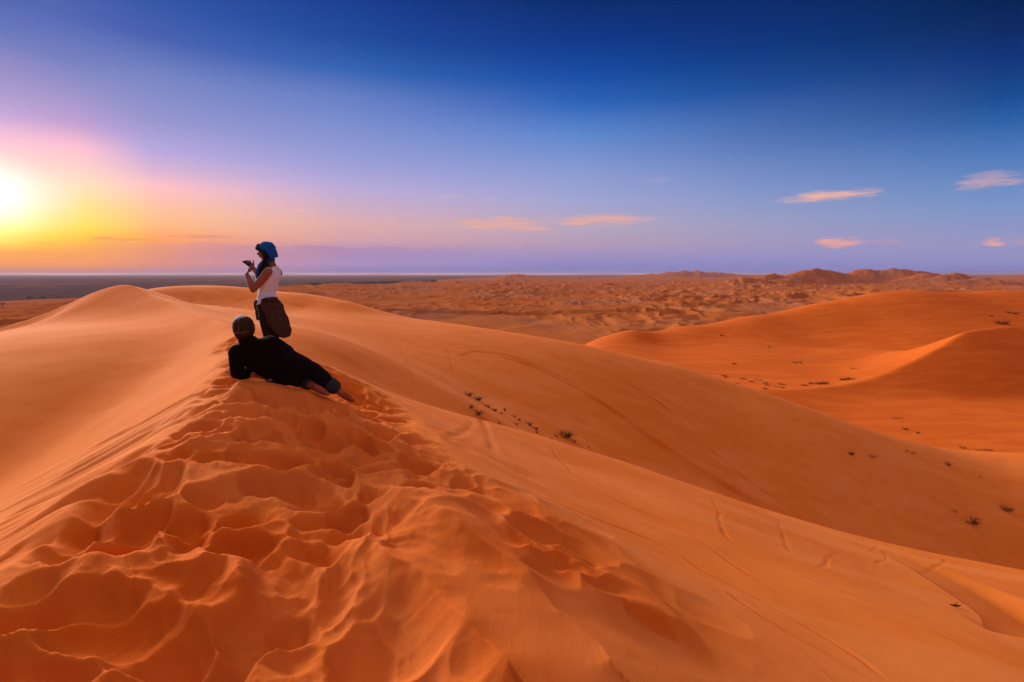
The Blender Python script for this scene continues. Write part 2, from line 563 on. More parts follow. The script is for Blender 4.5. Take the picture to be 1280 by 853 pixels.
def cells(u, v, seed, jitter=.85, dmin=.35):
    """lower envelope of paraboloids on jittered cells: bowls that meet in sharp rims"""
    iu = np.floor(u)
    iv = np.floor(v)
    best = np.full(u.shape, 9.0)
    for di in (-1, 0, 1):
        for dj in (-1, 0, 1):
            ci = iu + di
            cj = iv + dj
            cx = ci + .5 + jitter * (_hash(ci, cj, seed) - .5)
            cy = cj + .5 + jitter * (_hash(ci, cj, seed + 3) - .5)
            dep = dmin + (1 - dmin) * _hash(ci, cj, seed + 7)
            d2 = (u - cx) ** 2 + (v - cy) ** 2
            best = smin(best, d2 * 1.7 - dep, .055)
    return best


LEDGE_A = [(445, 582), (526, 640), (597, 694), (651, 739), (714, 802), (760, 853)]
LEDGE_B = [(400, 647), (440, 667), (490, 703), (535, 748), (588, 802), (640, 853)]


def build_terrain():
    # rows and columns of the sheet: fine near and ahead, coarse elsewhere
    rows = [0.3]
    while rows[-1] < 42000:
        r = rows[-1]
        k = .03 if r < 1.2 else .0045 if r < 8 else .0052 if r < 40 else .0085 if r < 170 else .006 if r < 1600 else .011 if r < 5000 else .03
        rows.append(r * (1 + k))
    rows = np.array(rows)
    a_in = np.arange(-54, 54.01, .108)
    a_r = np.arange(54.3, 90, .35)
    aa = np.radians(np.r_[-a_r[::-1], a_in, a_r, np.arange(91, 269, 2.0)])
    nr, na = len(rows), len(aa)
    A, RR = np.meshgrid(aa, rows)
    X = (RR * np.sin(A)).ravel()
    Y = (RR * np.cos(A)).ravel()
    Z, M = base_height(X, Y)
    DIST = np.zeros_like(Z)          # how freshly disturbed the sand is
    R0 = np.hypot(X, Y)

    # ---- trampled crest
    sel = np.nonzero(R0 < 13)[0]
    x, y = X[sel], Y[sel]
    sd, zb, arc = to_curve(x, y, BRC)
    s = -sd                                             # to the right of the brink
    wx = .25 * fbm(x * 1.5, y * 1.5, 3, 3)
    wy = .25 * fbm(x * 1.5, y * 1.5, 4, 3)
    width = 1.75 + .75 * sstep(y, 1.9, 2.9) + .35 * fbm(arc * .8, arc * 0, 13, 2) - .95 * sstep(y, 2.8, 5.0)
    tr = sstep(s + .2 * fbm(arc * 1.1, arc * 0, 14, 2), -.45, .05) * (1 - sstep(s, width * .82, width * 1.2))
    tr = tr * (1 - sstep(y, 6.5, 9.5)) 
    u = (s + wx) / .30
    v = (arc + wy) / .26
    c1 = cells(u, v, 11)
    c2 = cells(u * 2.1 + 7, v * 2.1, 23)
    c0 = cells(u * .44 + 3, v * .40, 29, .9, .1)
    keep = sstep(fbm(x * .9, y * .9, 88, 2), -.9, -.2)
    h = .085 * smin(c0, np.full(c0.shape, -.24), .18) + .262 * smin(c1, np.full(c1.shape, -.20 + .12 * fbm(x * 2, y * 2, 71, 2)), .12) + .036 * np.clip(c2, -1, .5) * sstep(fbm(x * 1.4, y * 1.4, 90, 2), -.3, .3)
    h = h + .020 * fbm(x * 6, y * 6, 41, 4, .6) + .0035 * fbm(x * 24, y * 24, 43, 3)
    dz = tr * h * (.45 + .55 * keep)
    for lp in (LEDGE_A, LEDGE_B):
        ls, _, la = to_curve(x, y, pix_line(lp, 6, dmin=1.0, dmax=12))
        dz = dz * (1 - .75 * np.exp(-((ls - .08) / .30) ** 2) * sstep(la, .1, .7))
    # a few single prints further down the right flank
    tr2 = sstep(s, width * .7, width) * (1 - sstep(s, width + .6, width + 1.9)) * (1 - sstep(y, 5, 7.5))
    c3 = cells((s + wx) / .48, (arc + wy) / .42, 57, .9, 0.0)
    dz = dz + tr2 * (.025 + .045 * sstep(y, 2.6, 3.6)) * np.clip(c3 + .35, -1, 0)
    # avalanche chutes on the slip face
    down = sd * .9
    ch = fbm(arc * 1.9 + .30 * sd + .2 * fbm(arc, sd, 5, 2), down * .28, 91, 4, .55)
    tl = sstep(sd, -.1, .25) * (1 - sstep(sd + .5 * fbm(arc * 1.2, arc * 0, 6, 2), .9, 1.9)) * (1 - sstep(y, 4.3, 5.6))
    dz = dz - tl * .05 * np.clip(np.abs(ch) * 2.2 - .15, 0, 1)
    dz = dz + tl * .006 * fbm(arc * 12 + .8 * sd, sd * .35, 95, 3, .6)
    # the sand is pressed smooth where the two people rest
    for (px, py, d, rad) in ((300, 474, 4.62, .16), (325, 477, 4.68, .2), (350, 480, 4.76, .22), (385, 487, 4.85, .22), (420, 497, 4.92, .2), (345, 479, 6.0, .35)):
        hx, hy, hz = P(px, py, d)
        dz = dz * (1 - .85 * np.exp(-(((x - hx) ** 2 + (y - hy) ** 2) / (.5 * rad * rad)) ** 1.5))
    Z[sel] += dz
    DIST[sel] += tr * .8 + tl * .2

    # ---- broken ledges where people slid down the right flank (crest height, far length, near length)
    led = [
        (LEDGE_A, .13, .55, .15),
        (LEDGE_B, .14, .42, .15),
        ([(560, 640), (640, 690), (690, 715), (740, 755), (790, 768), (850, 790), (880, 800)], .07, .45, .10),
        ([(520, 560), (570, 585), (620, 625), (660, 660)], .04, .4, .1),
        ([(150, 690), (230, 700), (290, 730), (380, 715), (470, 700)], .07, .35, .10),
        ([(110, 790), (180, 775), (260, 740), (330, 700)], .05, .3, .1),
        ([(0, 820), (120, 800), (230, 790), (330, 800)], .05, .3, .1),
    ]
    near = np.nonzero(R0 < 9)[0]
    for pts, hc, lf, ln in led:
        C = pix_line(pts, 8, dmin=1.0, dmax=12)
        box = near[(X[near] > C[:, 0].min() - 1.5) & (X[near] < C[:, 0].max() + 1.5) & (Y[near] > C[:, 1].min() - 1.5) & (Y[near] < C[:, 1].max() + 1.5)]
        x, y = X[box], Y[box]
        jx = .05 * fbm(x * 3, y * 3, 15, 3)
        sd, _, arc = to_curve(x + jx, y + jx * .5, C)
        L = arc.max()
        end = sstep(arc, 0, .25 * L) * (1 - sstep(arc, .9 * L, L)) if pts[-1][1] < 850 else sstep(arc, 0, .25 * L)
        far = np.clip(sd, 0, None)
        nr_ = np.clip(-sd, 0, None)
        prof = np.exp(-far / lf) * np.exp(-(nr_ / ln)) - .35 * np.exp(-((sd + ln * 2.2) / (ln * 1.6)) ** 2)
        Z[box] += hc * prof * end * (.8 + .5 * fbm(arc * 2, arc * 0, 19, 2))
        DIST[box] += .5 * end * np.exp(-np.abs(sd) / (lf))

    # ---- slide grooves, footpaths and bike tracks: (pixels, width m, depth m, tint, from depth)
    tracks = [
        ([(842, 690), (880, 715), (940, 745), (1010, 785), (1060, 815), (1110, 853)], .05, .014, 1.4, {}),
        ([(640, 610), (720, 640), (800, 670), (860, 700)], .05, .012, 1.1, {}),
        ([(900, 735), (960, 775), (1030, 815), (1090, 850)], .05, .014, 1.2, {}),
        ([(685, 555), (700, 575), (730, 600), (780, 630), (850, 660), (930, 715), (1000, 755)], .05, .012, 1.1, {}),
        ([(595, 520), (610, 545), (618, 568)], .10, .02, .5, {}), ([(592, 525), (570, 545), (560, 560)], .08, .015, .3, {}),
        ([(895, 625), (898, 650), (910, 672), (935, 690)], .05, .007, .6, {}), ([(975, 652), (978, 675), (988, 692)], .05, .007, .5, {}),
        ([(1050, 692), (1030, 705), (1022, 712)], .05, .007, .7, {}), ([(1040, 695), (1060, 710), (1090, 725), (1130, 745)], .05, .007, .5, {}),
        ([(1085, 690), (1100, 685)], .05, .010, .6, {}), ([(1105, 690), (1108, 700), (1095, 706)], .05, .010, .6, {}),
        ([(1140, 712), (1170, 710), (1180, 700), (1172, 697)], .05, .010, .7, {}),
        ([(1165, 790), (1200, 805), (1240, 825), (1300, 853)], .055, .016, 1.2, {}),
        ([(1000, 720), (1080, 750), (1160, 785)], .06, .012, .3, {}),
        ([(780, 770), (820, 790), (850, 800)], .1, .04, .6, {}),
        # bikes on the middle dune
        ([(600, 440), (680, 465), (760, 510), (830, 562), (900, 605), (985, 650)], .11, .03, 1.4, {'dmin': 13}),
        ([(615, 442), (700, 470), (775, 518), (840, 565), (915, 608), (1005, 654)], .11, .03, 1.4, {'dmin': 13}),
        ([(640, 448), (720, 485), (800, 535), (880, 590), (950, 630)], .11, .03, 1.4, {'dmin': 13}),
        ([(740, 460), (820, 500), (870, 545), (930, 595), (1000, 645)], .10, .025, 1.3, {'dmin': 13}),
        ([(570, 445), (600, 440), (640, 446), (680, 460)], .11, .03, 1.4, {'dmin': 13}),
        ([(490, 420), (505, 445), (515, 470), (520, 490)], .05, .006, .5, {'dmin': 10}), ([(535, 415), (560, 440), (566, 470)], .06, .006, .5, {'dmin': 12}),
        ([(530, 420), (562, 448), (556, 470), (530, 480)], .06, .005, .4, {'dmin': 12}),
        # chutes running down from the brink
        ([(268, 482), (215, 508), (165, 535), (110, 562)], .10, .06, .5, {'dmin': 2, 'dmax': 8}), ([(235, 510), (180, 538), (115, 575), (60, 605)], .12, .06, .5, {'dmin': 2, 'dmax': 8}),
        ([(170, 560), (115, 588), (60, 615), (0, 648)], .13, .07, .5, {'dmin': 2, 'dmax': 8}), ([(160, 590), (90, 618), (40, 645), (-20, 675)], .14, .08, .5, {'dmin': 2, 'dmax': 8}),
        ([(130, 625), (70, 655), (0, 690)], .13, .07, .5, {'dmin': 2, 'dmax': 8}),
        # footprints by the peak
        ([(225, 385), (240, 378), (262, 380), (290, 386), (320, 372)], .22, .03, .45, {'dmin': 14}), ([(296, 378), (308, 374), (320, 371)], .2, .03, .5, {'dmin': 16}),
        ([(340, 376), (366, 381), (385, 386)], .25, .04, .6, {'dmin': 16}),
    ]
    for pts, w, dep, tint, kw in tracks:
        C = pix_line(pts, 8, **kw)
        idx = np.nonzero((X > C[:, 0].min() - 1.2) & (X < C[:, 0].max() + 1.2) & (Y > C[:, 1].min() - 1.2) & (Y < C[:, 1].max() + 1.2))[0]
        if not len(idx):
            continue
        x, y = X[idx], Y[idx]
        j = .06 * fbm(x * 1.6, y * 1.6, 33, 3)
        sd, _, arc = to_curve(x + j, y - j, C)
        L = max(arc.max(), .1)
        fade = sstep(arc, 0, .12 * L) * (1 - sstep(arc, .88 * L, L)) * (.65 + .5 * fbm(arc * 1.3, arc * 0, 8, 2))
        q = sd / w
        Z[idx] += dep * fade * (-np.exp(-q * q * 2.2) + .2 * np.exp(-((np.abs(q) - 1.35) / .6) ** 2))
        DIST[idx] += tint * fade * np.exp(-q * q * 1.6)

    # ---- wind scoop low on the right
    SC_LINE = pix_line([(1130, 735), (1165, 750), (1200, 770), (1235, 788), (1280, 800), (1340, 806), (1420, 806)], 8, dmax=30)
    near = np.nonzero((np.abs(X - SC_LINE[:, 0].mean()) < 9) & (np.abs(Y - SC_LINE[:, 1].mean()) < 9))[0]
    sd, _, arc = to_curve(X[near], Y[near], SC_LINE)
    L = arc.max()
    e = sstep(arc, 0, .7 * L) * (1 - sstep(arc, .9 * L, L))
    fd = np.clip(sd, 0, None)
    Z[near] -= e * .50 * np.exp(-(fd / 1.7) ** 2) * sstep(fd, 0, .6) * (sd > 0)

    # ---- gentle unevenness of all the sand
    nz = np.nonzero(R0 < 60)[0]
    x, y = X[nz], Y[nz]
    Z[nz] += .012 * fbm(x * 1.1, y * 1.1, 66, 3) * sstep(R0[nz], 2, 6) + .05 * fbm(x / 6, y / 6, 67, 2) * sstep(R0[nz], 8, 20)

    # soften resting places of the two people is left to the sand itself
    RED = sstep(R0 + 6 * fbm(X / 14, Y / 14, 52, 3), 36, 50) * (1 - sstep(R0, 150, 260))
    V = np.c_[X, Y, Z]
    return V.reshape(nr, na, 3), np.clip(DIST, 0, 1).reshape(nr, na), M.reshape(nr, na), RED.reshape(nr, na), rows


def sheet(name, V, attrs, mat):
    nr, na = V.shape[:2]
    me = bpy.data.meshes.new(name)
    i = np.arange(nr - 1)[:, None] * na
    j = np.arange(na)[None]
    jn = (j + 1) % na
    f = np.stack([i + j, i + na + j, i + na + jn, i + jn], -1).reshape(-1, 4)[:, ::-1]
    nv, nf = nr * na, len(f)
    me.vertices.add(nv)
    me.vertices.foreach_set('co', V.reshape(-1).astype(np.float32))
    me.loops.add(nf * 4)
    me.loops.foreach_set('vertex_index', f.reshape(-1).astype(np.int32))
    me.polygons.add(nf)
    me.polygons.foreach_set('loop_start', (np.arange(nf) * 4).astype(np.int32))
    me.polygons.foreach_set('loop_total', np.full(nf, 4, np.int32))
    me.polygons.foreach_set('use_smooth', np.ones(nf, bool))
    for k, v in attrs.items():
        at = me.attributes.new(k, 'FLOAT', 'POINT')
        at.data.foreach_set('value', v.reshape(-1).astype(np.float32))
    me.update()
    me.validate()
    me.materials.append(mat)
    o = bpy.data.objects.new(name, me)
    COL.objects.link(o)
    o['kind'] = 'structure'
    return o


def sand_material(name, near=True):
    m = bpy.data.materials.new(name)
    m.use_nodes = True
    T = NT(m.node_tree)
    geo = T.n('ShaderNodeNewGeometry')
    pos = geo.outputs['Position']
    dist = T.n('ShaderNodeAttribute', attribute_name='disturbed').outputs['Fac']
    ergm = T.n('ShaderNodeAttribute', attribute_name='erg').outputs['Fac']
    big = T.noise(pos, .08 if near else .006, 4, .55)
    mid = T.noise(pos, 1.7 if near else .05, 4, .6)
    c = T.mix(T.mr(big, .3, .7), (.68, .205, .031), (.75, .268, .060))
    c = T.mix(T.m('MULTIPLY', T.mr(mid, .35, .7), .35), c, (.60, .175, .023))
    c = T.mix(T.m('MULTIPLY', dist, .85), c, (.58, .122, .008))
    b = T.n('ShaderNodeBsdfPrincipled')
    b.inputs['Roughness'].default_value = .95
    b.inputs['Specular IOR Level'].default_value = .08 if near else 0.0
    if near:
        grain = T.noise(pos, 420, 2, .6)
        red = T.n('ShaderNodeAttribute', attribute_name='redness').outputs['Fac']
        spk = T.noise(pos, 130, 3, .75)
        c = T.mix(T.m('MULTIPLY', T.mr(spk, .40, .72, smooth=False), .36), c, (.50, .13, .018))
        mb = T.n('ShaderNodeMapping')
        mb.inputs['Rotation'].default_value = (0, 0, R(-40))
        mb.inputs['Scale'].default_value = (.16, .7, .7)
        T.l(pos, mb.inputs[0])
        band = T.noise(mb.outputs[0], 1.0, 5, .6, .5)
        c = T.mix(T.m('MULTIPLY', T.mr(band, .42, .68), .55), c, (.74, .285, .085))
        c = T.mix(T.m('MULTIPLY', T.mr(grain, .62, .78), .25), c, (.35, .10, .03))
        c = T.mix(T.m('MULTIPLY', red, .85), c, T.mix(T.mr(band, .4, .7), (.54, .112, .008), (.61, .150, .016)))
        bp = T.n('ShaderNodeBump')
        bp.inputs['Strength'].default_value = .6
        bp.inputs['Distance'].default_value = .006
        # faint wind streaks and grain
        mp = T.n('ShaderNodeMapping')
        mp.inputs['Rotation'].default_value = (0, 0, R(35))
        mp.inputs['Scale'].default_value = (1, .22, 1)
        T.l(pos, mp.inputs[0])
        st = T.noise(mp.outputs[0], 22, 4, .6, .4)
        hgt = T.m('ADD', T.m('MULTIPLY', grain, .4), T.m('ADD', st, T.m('MULTIPLY', spk, .6)))
        T.l(hgt, bp.inputs['Height'])
        T.l(bp.outputs[0], b.inputs['Normal'])
    else:
        stony = T.mix(T.mr(mid, .3, .75), (.105, .073, .085), (.05, .042, .058))  # dark stones, with the violet of distant haze mixed into their colour
        stony = T.mix(T.m('MULTIPLY', T.mr(T.noise(pos, .0022, 3, .5), .5, .62), .6), stony, (.07, .065, .06))
        stony = T.mix(T.m('MULTIPLY', T.mr(T.noise(pos, .0055, 5, .6), .52, .66), .65), stony, (.26, .135, .10))
        pale = T.mix(T.mr(mid, .3, .7), (.44, .19, .10), (.52, .24, .13))
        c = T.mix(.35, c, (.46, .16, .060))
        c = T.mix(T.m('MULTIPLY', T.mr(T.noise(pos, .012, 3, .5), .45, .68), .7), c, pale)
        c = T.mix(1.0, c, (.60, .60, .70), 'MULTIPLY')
        c = T.mix(T.mr(ergm, .02, .18), stony, c)
        sc = T.noise(pos, .16, 2, .5)
        c = T.mix(T.m('MULTIPLY', T.mr(sc, .68, .74), .8), c, (.10, .045, .02))
    T.l(c, b.inputs['Base Color'])
    out = T.n('ShaderNodeOutputMaterial')
    T.l(b.outputs[0], out.inputs[0])
    return m


V, DIST, ERG, RED, ROWS = build_terrain()
cut = int(np.searchsorted(ROWS, 175.0))
M_SAND = sand_material('red sand', True)
M_PLAIN = sand_material('plain sand and stones', False)
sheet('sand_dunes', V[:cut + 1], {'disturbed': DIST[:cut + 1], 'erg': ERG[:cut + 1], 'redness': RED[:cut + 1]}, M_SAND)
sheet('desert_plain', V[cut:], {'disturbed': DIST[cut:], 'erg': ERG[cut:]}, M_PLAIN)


# ------------------------------------------------------------------ haze: one closed box of even air round everything
def haze():
    bm = bmesh.new()
    bmesh.ops.create_cube(bm, size=1.0)
    me = bpy.data.meshes.new('haze')
    bm.to_mesh(me)
    bm.free()
    o = bpy.data.objects.new('haze', me)
    COL.objects.link(o)
    zlo = float(V[..., 2].min()) - 1.0
    zhi = max(float(V[..., 2].max()), 1.5) + 3.0
    o.scale = (92000, 92000, zhi - zlo)
    o.location = (0, 0, (zhi + zlo) / 2)
    o['kind'] = 'stuff'
    m = bpy.data.materials.new('pale air')
    m.use_nodes = True
    T = NT(m.node_tree)
    v = T.n('ShaderNodeVolumePrincipled')
    v.inputs['Color'].default_value = (.66, .56, .76, 1)
    v.inputs['Density'].default_value = HAZE_DENSITY
    v.inputs['Anisotropy'].default_value = 0.2
    out = T.n('ShaderNodeOutputMaterial')
    T.l(v.outputs[0], out.inputs['Volume'])
    me.materials.append(m)
    return o


haze()


# ------------------------------------------------------------------ materials for the small things
def cloth(name, col, col2=None, scale=30, rough=.9, bump=.3, sheen=0.0):
    m = bpy.data.materials.new(name)
    m.use_nodes = True
    T = NT(m.node_tree)
    tcn = T.n('ShaderNodeTexCoord')
    ob = tcn.outputs['Object']
    n1 = T.noise(ob, scale, 4, .6)
    c = T.mix(T.mr(n1, .3, .7), col, col2 or tuple(v * .75 for v in col))
    b = T.n('ShaderNodeBsdfPrincipled')
    T.l(c, b.inputs['Base Color'])
    b.inputs['Roughness'].default_value = rough
    b.inputs['Specular IOR Level'].default_value = .08
    b.inputs['Sheen Weight'].default_value = sheen
    bp = T.n('ShaderNodeBump')
    bp.inputs['Strength'].default_value = bump
    bp.inputs['Distance'].default_value = .004
    T.l(T.noise(ob, scale * 6, 3, .6), bp.inputs['Height'])
    T.l(bp.outputs[0], b.inputs['Normal'])
    out = T.n('ShaderNodeOutputMaterial')
    T.l(b.outputs[0], out.inputs[0])
    return m


M_SKIN = cloth('tanned skin', (.27, .115, .068), (.23, .095, .055), 14, .6, .08)
M_SKIN_DARK = cloth('deep tanned skin', (.30, .090, .050), (.25, .072, .040), 14, .6, .08)
M_BLACK = cloth('black jersey', (.0055, .004, .0045), (.004, .003, .0035), 20)
M_TROUSER = cloth('black trouser cloth', (.007, .006, .007), (.005, .0045, .005), 40)
M_CUFF = cloth('washed dark cuff', (.035, .045, .055), (.02, .028, .036), 60)
M_CAP = cloth('brown mesh cap', (.042, .026, .016), (.028, .018, .011), 90)
M_CAPW = cloth('pale cap panel', (.62, .64, .72), (.5, .52, .6), 60)
M_SEAM = cloth('cap seam', (.11, .085, .055), None, 60)
M_HAIR = cloth('dark hair', (.018, .011, .008), (.01, .007, .005), 60)
M_WHITE = cloth('white ribbed cotton', (.64, .79, 1.0), (.58, .72, .98), 30)
M_BLUE = cloth('blue scarf cotton', (.011, .10, .44), (.008, .065, .32), 26)
M_TEAL = cloth('dark teal scarf cotton', (.012, .045, .07), (.02, .02, .025), 26)
M_JACKET = cloth('brown jacket fleece', (.062, .036, .026), (.04, .024, .018), 24, .95, .5)
M_LEG = cloth('dark leggings', (.022, .018, .020), (.014, .012, .014), 30)
M_SHOE = cloth('dark shoe', (.03, .025, .022), None, 30, .7)
M_PHONE = cloth('black phone glass', (.01, .01, .012), None, 5, .2, 0.0)
M_LENS = cloth('black lens', (.008, .008, .01), None, 5, .15, 0.0)
M_EYE = cloth('eye', (.7, .68, .65), None, 5, .3, 0.0)


# ------------------------------------------------------------------ body tools
def vadd(a, b, k=1.0):
    return Vector(a) + Vector(b) * k


def loft(bm, rings, n=20):
    """rings: (centre, half-axis vector a, half-axis vector b); closed with domed caps"""
    rs = []
    c0, a0, b0 = [Vector(v) for v in rings[0]]
    c1 = Vector(rings[1][0])
    cN, aN, bN = [Vector(v) for v in rings[-1]]
    cM = Vector(rings[-2][0])
    d0 = (c0 - c1).normalized()
    dN = (cN - cM).normalized()
    h0 = min(a0.length, b0.length)
    hN = min(aN.length, bN.length)
    full = [(c0 + d0 * h0 * math.sin(t), a0 * math.cos(t), b0 * math.cos(t)) for t in (1.3, .9, .45)]
    full += [tuple(Vector(v) for v in r) for r in rings]
    full += [(cN + dN * hN * math.sin(t), aN * math.cos(t), bN * math.cos(t)) for t in (.45, .9, 1.3)]
    for c, a, b in full:
        rs.append([bm.verts.new(c + a * math.cos(2 * math.pi * i / n) + b * math.sin(2 * math.pi * i / n)) for i in range(n)])
    for r, q in zip(rs, rs[1:]):
        for i in range(n):
            bm.faces.new((r[i], r[(i + 1) % n], q[(i + 1) % n], q[i]))
    bm.faces.new(rs[0][::-1])
    bm.faces.new(rs[-1])


def limb(bm, pts, n=14):
    """round tapered tube: pts = [(point, radius), ...], resampled smoothly"""
    arr = np.array([[*p, r] for p, r in pts], float)
    c = catmull(arr, 5) if len(arr) > 2 else arr
    ref = None
    rings = []
    for i in range(len(c)):
        t = Vector(c[min(i + 1, len(c) - 1)][:3] - c[max(i - 1, 0)][:3]).normalized()
        if ref is None:
            ref = t.orthogonal().normalized()
        ref = (ref - t * ref.dot(t)).normalized()
        b = t.cross(ref)
        r = c[i][3]
        rings.append((Vector(c[i][:3]), ref * r, b * r))
    loft(bm, rings, n)


def ell(bm, c, axes, sub=3):
    """ellipsoid with half-axis vectors"""
    a, b, d = [Vector(v) for v in axes]
    M = Matrix(((a.x, b.x, d.x, c[0]), (a.y, b.y, d.y, c[1]), (a.z, b.z, d.z, c[2]), (0, 0, 0, 1)))
    bmesh.ops.create_icosphere(bm, subdivisions=sub, radius=1.0, matrix=M)


def link(name, me, mat, parent=None):
    o = bpy.data.objects.new(name, me)
    COL.objects.link(o)
    if mat:
        me.materials.append(mat)
    if parent:
        o.parent = parent
    return o


def finish(name, bm, mat, parent=None, voxel=None, smooth=4, wrinkle=0.0, wscale=9.0):
    """mesh from bm; the pieces melt into one skin when voxel is given"""
    bmesh.ops.recalc_face_normals(bm, faces=bm.faces)
    me = bpy.data.meshes.new(name)
    bm.to_mesh(me)
    bm.free()
    if voxel:
        tmp = bpy.data.objects.new('tmp', me)
        COL.objects.link(tmp)
        md = tmp.modifiers.new('r', 'REMESH')
        md.mode = 'VOXEL'
        md.voxel_size = voxel
        ms = tmp.modifiers.new('s', 'SMOOTH')
        ms.factor = .5
        ms.iterations = smooth
        dg = bpy.context.evaluated_depsgraph_get()
        me2 = bpy.data.meshes.new_from_object(tmp.evaluated_get(dg))
        bpy.data.objects.remove(tmp)
        bpy.data.meshes.remove(me)
        me = me2
        me.name = name
    if wrinkle:
        from mathutils import noise
        nrm = [v.normal.copy() for v in me.vertices]
        for v, nn in zip(me.vertices, nrm):
            p = v.co
            k = noise.noise(Vector((p.x * wscale, p.y * wscale, p.z * wscale * 1.7))) + .5 * noise.noise(p * wscale * 2.3)
            v.co = p + nn * wrinkle * k
    for p in me.polygons:
        p.use_smooth = True
    return link(name, me, mat, parent)


def thing(name, label, cat, loc, group=None):
    o = bpy.data.objects.new(name, None)
    o.empty_display_size = .2
    COL.objects.link(o)
    o.location = loc
    o['label'] = label
    o['category'] = cat
    if group:
        o['group'] = group
    return o


def head(bm, c, fwd, up, k=1.0, w=1.0):
    """cranium, jaw, brow, nose, lips and ears round the head centre"""
    f = Vector(fwd).normalized()
    u = Vector(up)
    u = (u - f * u.dot(f)).normalized()
    s = f.cross(u)
    c = Vector(c)

    def q(a, b, d):
        return c + f * a * k + s * b * k + u * d * k
    ell(bm, q(-.012, 0, .025), (f * .096 * k, s * .074 * k * w, u * .088 * k), 3)
    ell(bm, q(.022, 0, -.035), (f * .064 * k, s * .058 * k * w, u * .072 * k), 3)
    ell(bm, q(.058, 0, -.086), (f * .022 * k, s * .026 * k, u * .018 * k), 2)         # chin
    ell(bm, q(.070, 0, .022), (f * .018 * k, s * .050 * k * w, u * .014 * k), 2)       # brow
    limb(bm, [(q(.080, 0, .012), .008 * k), (q(.094, 0, -.012), .010 * k), (q(.101, 0, -.028), .012 * k)], 8)
    for e in (-1, 1):
        ell(bm, q(.088, .010 * e, -.030), (f * .010 * k, s * .008 * k, u * .007 * k), 1)
        ell(bm, q(.060, .036 * e, -.018), (f * .022 * k, s * .020 * k, u * .018 * k), 2)  # cheek
        ell(bm, q(-.008, .076 * e * w, -.010), (f * .020 * k, s * .009 * k, u * .032 * k), 2)  # ear
    ell(bm, q(.079, 0, -.052), (f * .010 * k, s * .022 * k, u * .0055 * k), 2)
    ell(bm, q(.077, 0, -.062), (f * .010 * k, s * .019 * k, u * .0065 * k), 2)
    return q, f, s, u


def hand(bm, wrist, d, nrm, thumb_side, curl=.5, size=1.0, spread=.06):
    """palm, four unequal bent fingers and a thumb leaving the side of the palm; nrm points out of the palm"""
    d = Vector(d).normalized()
    nrm = Vector(nrm)
    nrm = (nrm - d * nrm.dot(d)).normalized()
    s = d.cross(nrm) * thumb_side
    w = Vector(wrist)
    k = size
    loft(bm, [(w, s * .026 * k, nrm * .019 * k), (w + d * .035 * k, s * .036 * k, nrm * .017 * k), (w + d * .085 * k, s * .040 * k, nrm * .013 * k)], 14)
    for i, (off, ln) in enumerate(((.030, .074), (.010, .084), (-.010, .078), (-.029, .060))):
        p = w + d * .088 * k + s * off * k
        dirn = (d + s * (off * spread / .03)).normalized()
        pts = [(p - d * .03 * k, .0092 * k), (p, .0092 * k)]
        ang = 0
        for seg, rr in ((.44, .0085), (.31, .0078), (.25, .0068)):
            ang += curl * (.8 + .08 * i)
            v = dirn * math.cos(ang) + nrm * math.sin(ang)
            p = p + v * ln * seg * k
            pts.append((p, rr * k))
        limb(bm, pts, 8)
    p = w + d * .025 * k + s * .028 * k
    pts = [(p - s * .012 * k, .012 * k), (p, .0115 * k)]
    for seg, a, b, c in ((.034, .72, .60, .2), (.030, .85, .35, .45), (.024, .9, .1, .55)):
        v = (d * a + s * b + nrm * c).normalized()
        p = p + v * seg * k
        pts.append((p, .0098 * k))
    limb(bm, pts, 8)


